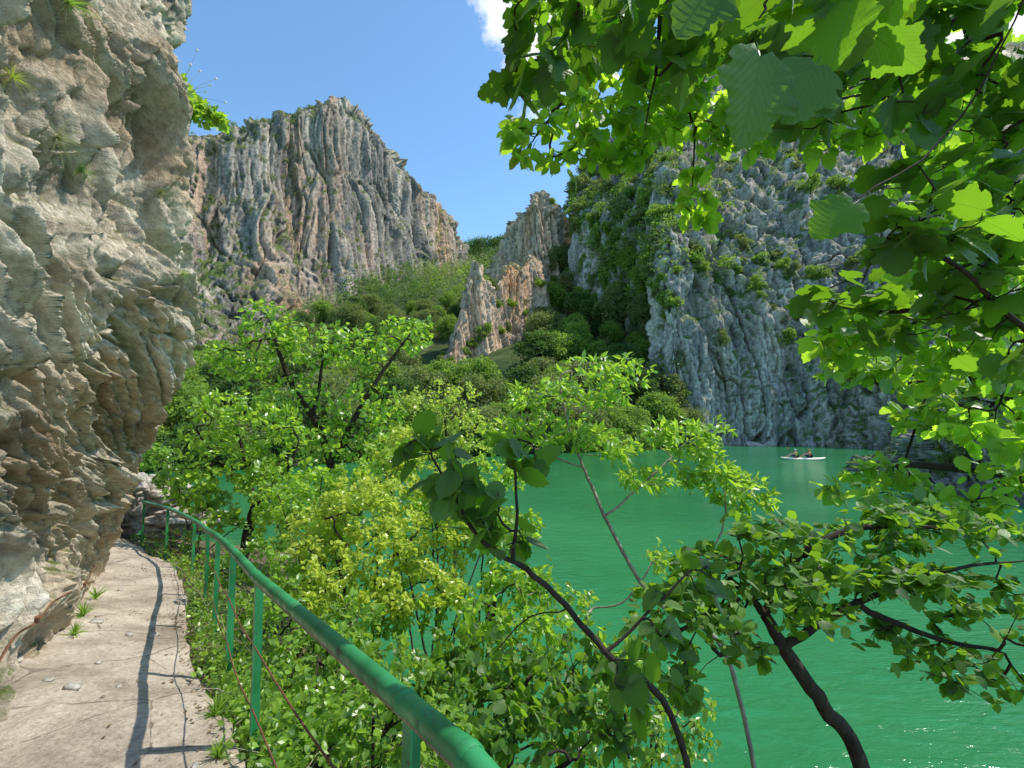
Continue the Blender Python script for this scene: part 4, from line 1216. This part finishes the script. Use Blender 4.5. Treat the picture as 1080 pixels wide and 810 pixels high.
ov('long branch of small backlit leaves hanging highest over the water, left of the others',
   [[P(1300, -420, 2.30), P(1000, -180, 2.09), P(800, -60, 2.02), P(680, 20, 2.02), P(600, 100, 2.09), P(560, 150, 2.09)], [P(780, -50, 2.02), P(740, 90, 2.09), P(730, 200, 2.16)], [P(850, -90, 2.02), P(850, 60, 2.02), P(800, 130, 2.02)]],
   [(560, 150, 2.09, (0.13, 0.14, 0.11), 15), (600, 130, 2.09, (0.14, 0.22, 0.18), 30), (640, 60, 2.02, (0.22, 0.22, 0.22), 55), (690, 130, 2.09, (0.18, 0.22, 0.18), 45), (735, 205, 2.16, (0.07, 0.14, 0.13), 12), (730, 80, 2.02, (0.29, 0.22, 0.25), 70), (790, 120, 2.02, (0.20, 0.22, 0.18), 40), (850, 60, 2.02, (0.25, 0.22, 0.22), 55), (640, 150, 2.09, (0.18, 0.14, 0.09), 20), (620, 0, 1.94, (0.22, 0.22, 0.14), 40), (940, 40, 2.02, (0.29, 0.22, 0.22), 60), (900, 130, 2.02, (0.22, 0.22, 0.14), 40), (1030, 100, 2.02, (0.22, 0.22, 0.22), 50)],
   .056, M['backlit'], 3, .075, br=.02, tmpl=HZ)
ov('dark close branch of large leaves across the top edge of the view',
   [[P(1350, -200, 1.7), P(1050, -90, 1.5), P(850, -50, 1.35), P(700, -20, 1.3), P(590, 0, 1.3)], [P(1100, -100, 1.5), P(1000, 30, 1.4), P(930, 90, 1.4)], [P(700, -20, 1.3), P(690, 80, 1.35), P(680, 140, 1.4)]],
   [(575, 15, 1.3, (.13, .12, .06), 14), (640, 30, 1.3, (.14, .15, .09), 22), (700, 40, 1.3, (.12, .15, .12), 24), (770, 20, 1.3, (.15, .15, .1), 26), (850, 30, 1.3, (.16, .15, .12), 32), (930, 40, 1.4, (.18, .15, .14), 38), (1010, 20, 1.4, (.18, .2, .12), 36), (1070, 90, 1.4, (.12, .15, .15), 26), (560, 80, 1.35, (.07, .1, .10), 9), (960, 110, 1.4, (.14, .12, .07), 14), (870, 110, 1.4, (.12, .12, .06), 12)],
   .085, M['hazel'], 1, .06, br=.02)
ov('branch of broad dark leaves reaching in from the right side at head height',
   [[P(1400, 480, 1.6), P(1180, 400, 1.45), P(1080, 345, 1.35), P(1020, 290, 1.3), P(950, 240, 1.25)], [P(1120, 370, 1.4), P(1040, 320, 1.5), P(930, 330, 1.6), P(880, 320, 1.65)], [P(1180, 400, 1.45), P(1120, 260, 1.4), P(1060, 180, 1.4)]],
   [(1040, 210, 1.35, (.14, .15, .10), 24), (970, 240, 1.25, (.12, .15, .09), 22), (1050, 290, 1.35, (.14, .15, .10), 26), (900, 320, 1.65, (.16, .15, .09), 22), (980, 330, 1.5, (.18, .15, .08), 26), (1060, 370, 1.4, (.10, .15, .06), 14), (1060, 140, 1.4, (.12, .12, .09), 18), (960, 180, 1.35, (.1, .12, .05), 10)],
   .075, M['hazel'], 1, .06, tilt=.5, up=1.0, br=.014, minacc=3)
ov('airy curtain of small backlit leaves hanging down the right side behind the broad dark leaves',
   [[P(1400, 100, 2.6), P(1200, 150, 2.4), P(1080, 230, 2.3), P(980, 330, 2.3), P(900, 370, 2.35)], [P(1200, 150, 2.4), P(1090, 340, 2.3), P(1050, 440, 2.3)]],
   [(1050, 250, 2.3, (.3, .3, .25), 55), (970, 320, 2.3, (.3, .3, .16), 50), (900, 350, 2.35, (.2, .3, .12), 28), (1040, 380, 2.3, (.28, .3, .25), 50), (1000, 180, 2.4, (.25, .3, .2), 36), (1060, 460, 2.3, (.15, .3, .15), 22), (1060, 100, 2.4, (.2, .3, .2), 26)],
   .07, M['backlit'], 3, .10, br=.02, tmpl=HZ)
# a few very near leaves
bigs = [((802, 60, .58), (778, 225, .56), .115), ((860, 70, .60), (800, 175, .58), .09), ((900, 215, .80), (830, 270, .80), .085), ((900, 0, .60), (850, 120, .60), .10), ((760, -30, .62), (700, 60, .6), .11), ((845, -40, .62), (820, 60, .6), .09)]
O = np.array([P(*a) for a, b, s_ in bigs]); A = np.array([P(*b) for a, b, s_ in bigs]) - O
NN = np.array([nrm(CAM - o) * .8 + np.array([.3, .1, .5]) + RS.normal(size=3) * .15 for o in O]); SS = np.array([s_ for a, b, s_ in bigs])
ov('nearest drooping twig of very large leaves hanging from the top of the view',
   [[P(1400, -260, .9), P(1100, -120, .68), P(960, -60, .62), P(850, -50, .6), P(800, 20, .58)], [P(1100, -120, .68), P(1080, 0, .8), P(1000, 140, .88), P(905, 210, .80)]],
   [(830, -10, .62, (.05, .04, .03), 3), (900, 10, .7, (.06, .05, .04), 3)], .10, M['hazel'], 1, .05, br=.008, extra=(O, A, NN, SS))

# ------------------------------------------------------------------ small growth
bx_, by_, bd_ = proj(BV)
g = np.where((np.arange(len(BV)) % 160 > 27) & (bd_ > 1.2) & (bd_ < 16) & (bx_ > 140) & (bx_ < 1100) & (by_ < 960) & (BV[:, 2] > WATER))[0]
wgt = 1 / bd_[g] ** 1.1; idx = RS.choice(g, 18000, p=wgt / wgt.sum())
n = len(idx)
hh = RS.uniform(0, 1, n) ** 1.6 * .24
mb = MB()
for i in RS.choice(g, 260, p=wgt / wgt.sum()):
    a_ = RS.normal(size=3) * np.array([1, 1, .35]); a_[2] = abs(a_[2]); L = RS.uniform(.15, .6); q_ = BV[i] + np.array([0, 0, .03])
    mb.tube([q_, q_ + nrm(a_) * L * .5 + np.array([0, 0, .05]), q_ + nrm(a_) * L], [.004, .003, .0015], 4, False)
tag(mb.build('dry_twigs', M['barkp']), 'dry grey twigs lying on the bank below the railing', 'twigs', kind='stuff')
# the plants along the path edge stay low
O = BV[idx] + RS.normal(size=(n, 3)) * np.array([.04, .04, .01]) + np.array([0, 0, 1.]) * hh[:, None]
A = RS.normal(size=(n, 3)) + np.array([0, 0, .2])
tag(leaves('ground_cover', O, A, np.array([0, 0, 1.]) + RS.normal(size=(n, 3)) * .5, RS.uniform(.03, .065, n), LEAF6, M['shrub']), 'low leafy ground cover on the bank below the railing', 'ground cover', kind='stuff')
g = np.where((PD > 1.5) & (PD < 13))[0]
gn = fbm(PV[g] * 1.3, 3, 77)
ec = g % 150
pr = np.clip(gn + .12, 0.015, 1) ** 1.5 + .35 * (ec < 14) + .12 * (ec < 24)
idx = RS.choice(g, 1300, p=pr / pr.sum()); n = len(idx)
tag(leaves('leaf_litter', PV[idx] + np.array([0, 0, .008]), RS.normal(size=(n, 3)) * np.array([1, 1, .1]), np.array([0, 0, 1.]) + RS.normal(size=(n, 3)) * .25, RS.uniform(.012, .035, n), LEAF6, M['litter']), 'brown fallen leaves and scraps on the path', 'leaf litter', kind='stuff')


def tuft(q, nb, ln, label, group, mat='straw', name='grass_tuft', droop=.55, wide=.07, outv=None):
    root = empty(name, q); tag(root, label, 'grass', group)
    outv = np.array([.7, -.2, .3]) if outv is None else outv
    V, Fq, at = [], [], []
    for b in range(nb):
        d0 = nrm(outv + RS.normal(size=3) * .55 + np.array([0, 0, .4])); L = ln * RS.uniform(.5, 1.2)
        sd_ = nrm(np.cross(d0, RS.normal(size=3))); r_ = RS.uniform()
        k0 = len(V)
        for t in np.linspace(0, 1, 6):
            c = q + d0 * L * t + np.array([0, 0, -droop * L * t * t * .7]); w_ = wide * ln * .09 * (1 - t) ** .7 + .0004
            V += [c - sd_ * w_, c + sd_ * w_]; at += [[0, t, r_]] * 2
        Fq += [[k0 + 2 * i, k0 + 2 * i + 1, k0 + 2 * i + 3, k0 + 2 * i + 2] for i in range(5)]
    mesh_np('blades', np.array(V), np.array(Fq), M[mat], root, False, np.array(at))
    return root


for (px, py, s_, mt, lb) in ((66, 150, .22, 'straw', 'largest grass tuft arching from the upper rock wall'), (88, 186, .15, 'shrub', 'green grass tuft on the rock wall just below the largest one'), (18, 88, .12, 'yellow', 'yellow green tuft at the left edge high on the wall'),
                             (176, 205, .14, 'straw', 'dry grass tuft on the outer lip of the rock wall'), (78, 8, .2, 'shrub', 'green tuft at the very top of the rock wall'), (198, 295, .12, 'shrub', 'small green tuft on the bulge of the rock wall')):
    i = hit(px, py); tuft(WV[i], 110, s_, lb, None, mt, outv=nrm(CAM - WV[i]) * .5 + np.array([.3, 0, -.1]), droop=.4, wide=.05)
i = hit(178, 120); q = WV[i]
hp = empty('hanging_plant', q); tag(hp, 'leafy plant with thin white flowered stalks growing from the lip of the rock wall', 'plant')
tg = np.vstack([blob(P(205, 118, 6), (.24, .2, .13), 30), blob(P(225, 126, 6), (.18, .15, .06), 14), blob(P(190, 95, 6), (.1, .15, .16), 14)])
X_, par_, lim_, tips_ = skeleton([[q, P(190, 118, 6), P(208, 118, 6)]], tg, .06)
r_, acc_, ch_ = skel_radii(par_, .002, .012)
skel_mesh('stem', X_, par_, r_, M['bark'], hp)
k = np.repeat(np.where(acc_ <= 4)[0], 4); D = nrm(X_[k] - X_[par_[k]]) * .6 + RS.normal(size=(len(k), 3)) * .6
leaves('foliage', X_[k], D + np.array([.2, 0, -.1]), RS.normal(size=(len(k), 3)) + np.array([0, 0, .8]), RS.uniform(.07, .14, len(k)), LEAF4, M['bright'], hp)
mb = MB()
for (px, py) in ((208, 53), (228, 83), (222, 90), (217, 97), (238, 108), (211, 75), (201, 68)):
    e = P(px, py, 6.0); mb.tube([q, (q + e) / 2 + np.array([.05, 0, .08]), e], [.003, .002, .0015], 4); fl = MB(); fl.tube([e - np.array([0, 0, .012]), e, e + np.array([0, 0, .012])], [.006, .017, .005], 7); fl.build('flower', M['petal'], hp)
mb.build('flower_stalk', M['straw'], hp)
# plants at the foot of the wall
for (px, py, s_) in ((96, 640, .2), (108, 622, .2), (82, 660, .15), (232, 745, .15), (236, 700, .15), (232, 790, .14)):
    m = np.where((abs(PPX - px) < 10) & (abs(PPY - py) < 10))[0]
    if len(m) == 0: continue
    q = PV[m[np.argmin(PD[m])]]
    tuft(q, 50, s_ * 1.3, 'green weed tuft at the foot of the rock wall' if px < 200 else 'green weed tuft on the outer edge of the path by the railing', 'weeds at the foot of the wall' if px < 200 else 'weeds on the outer path edge', 'shrub', 'weed_tuft', .6, .25, np.array([.1, 0, .9]))

# prototypes that were never placed must not stay at the origin
for pr_ in TREES + SH:
    if id(pr_) not in used:
        for ch in list(pr_.children): bpy.data.objects.remove(ch)
        bpy.data.objects.remove(pr_)
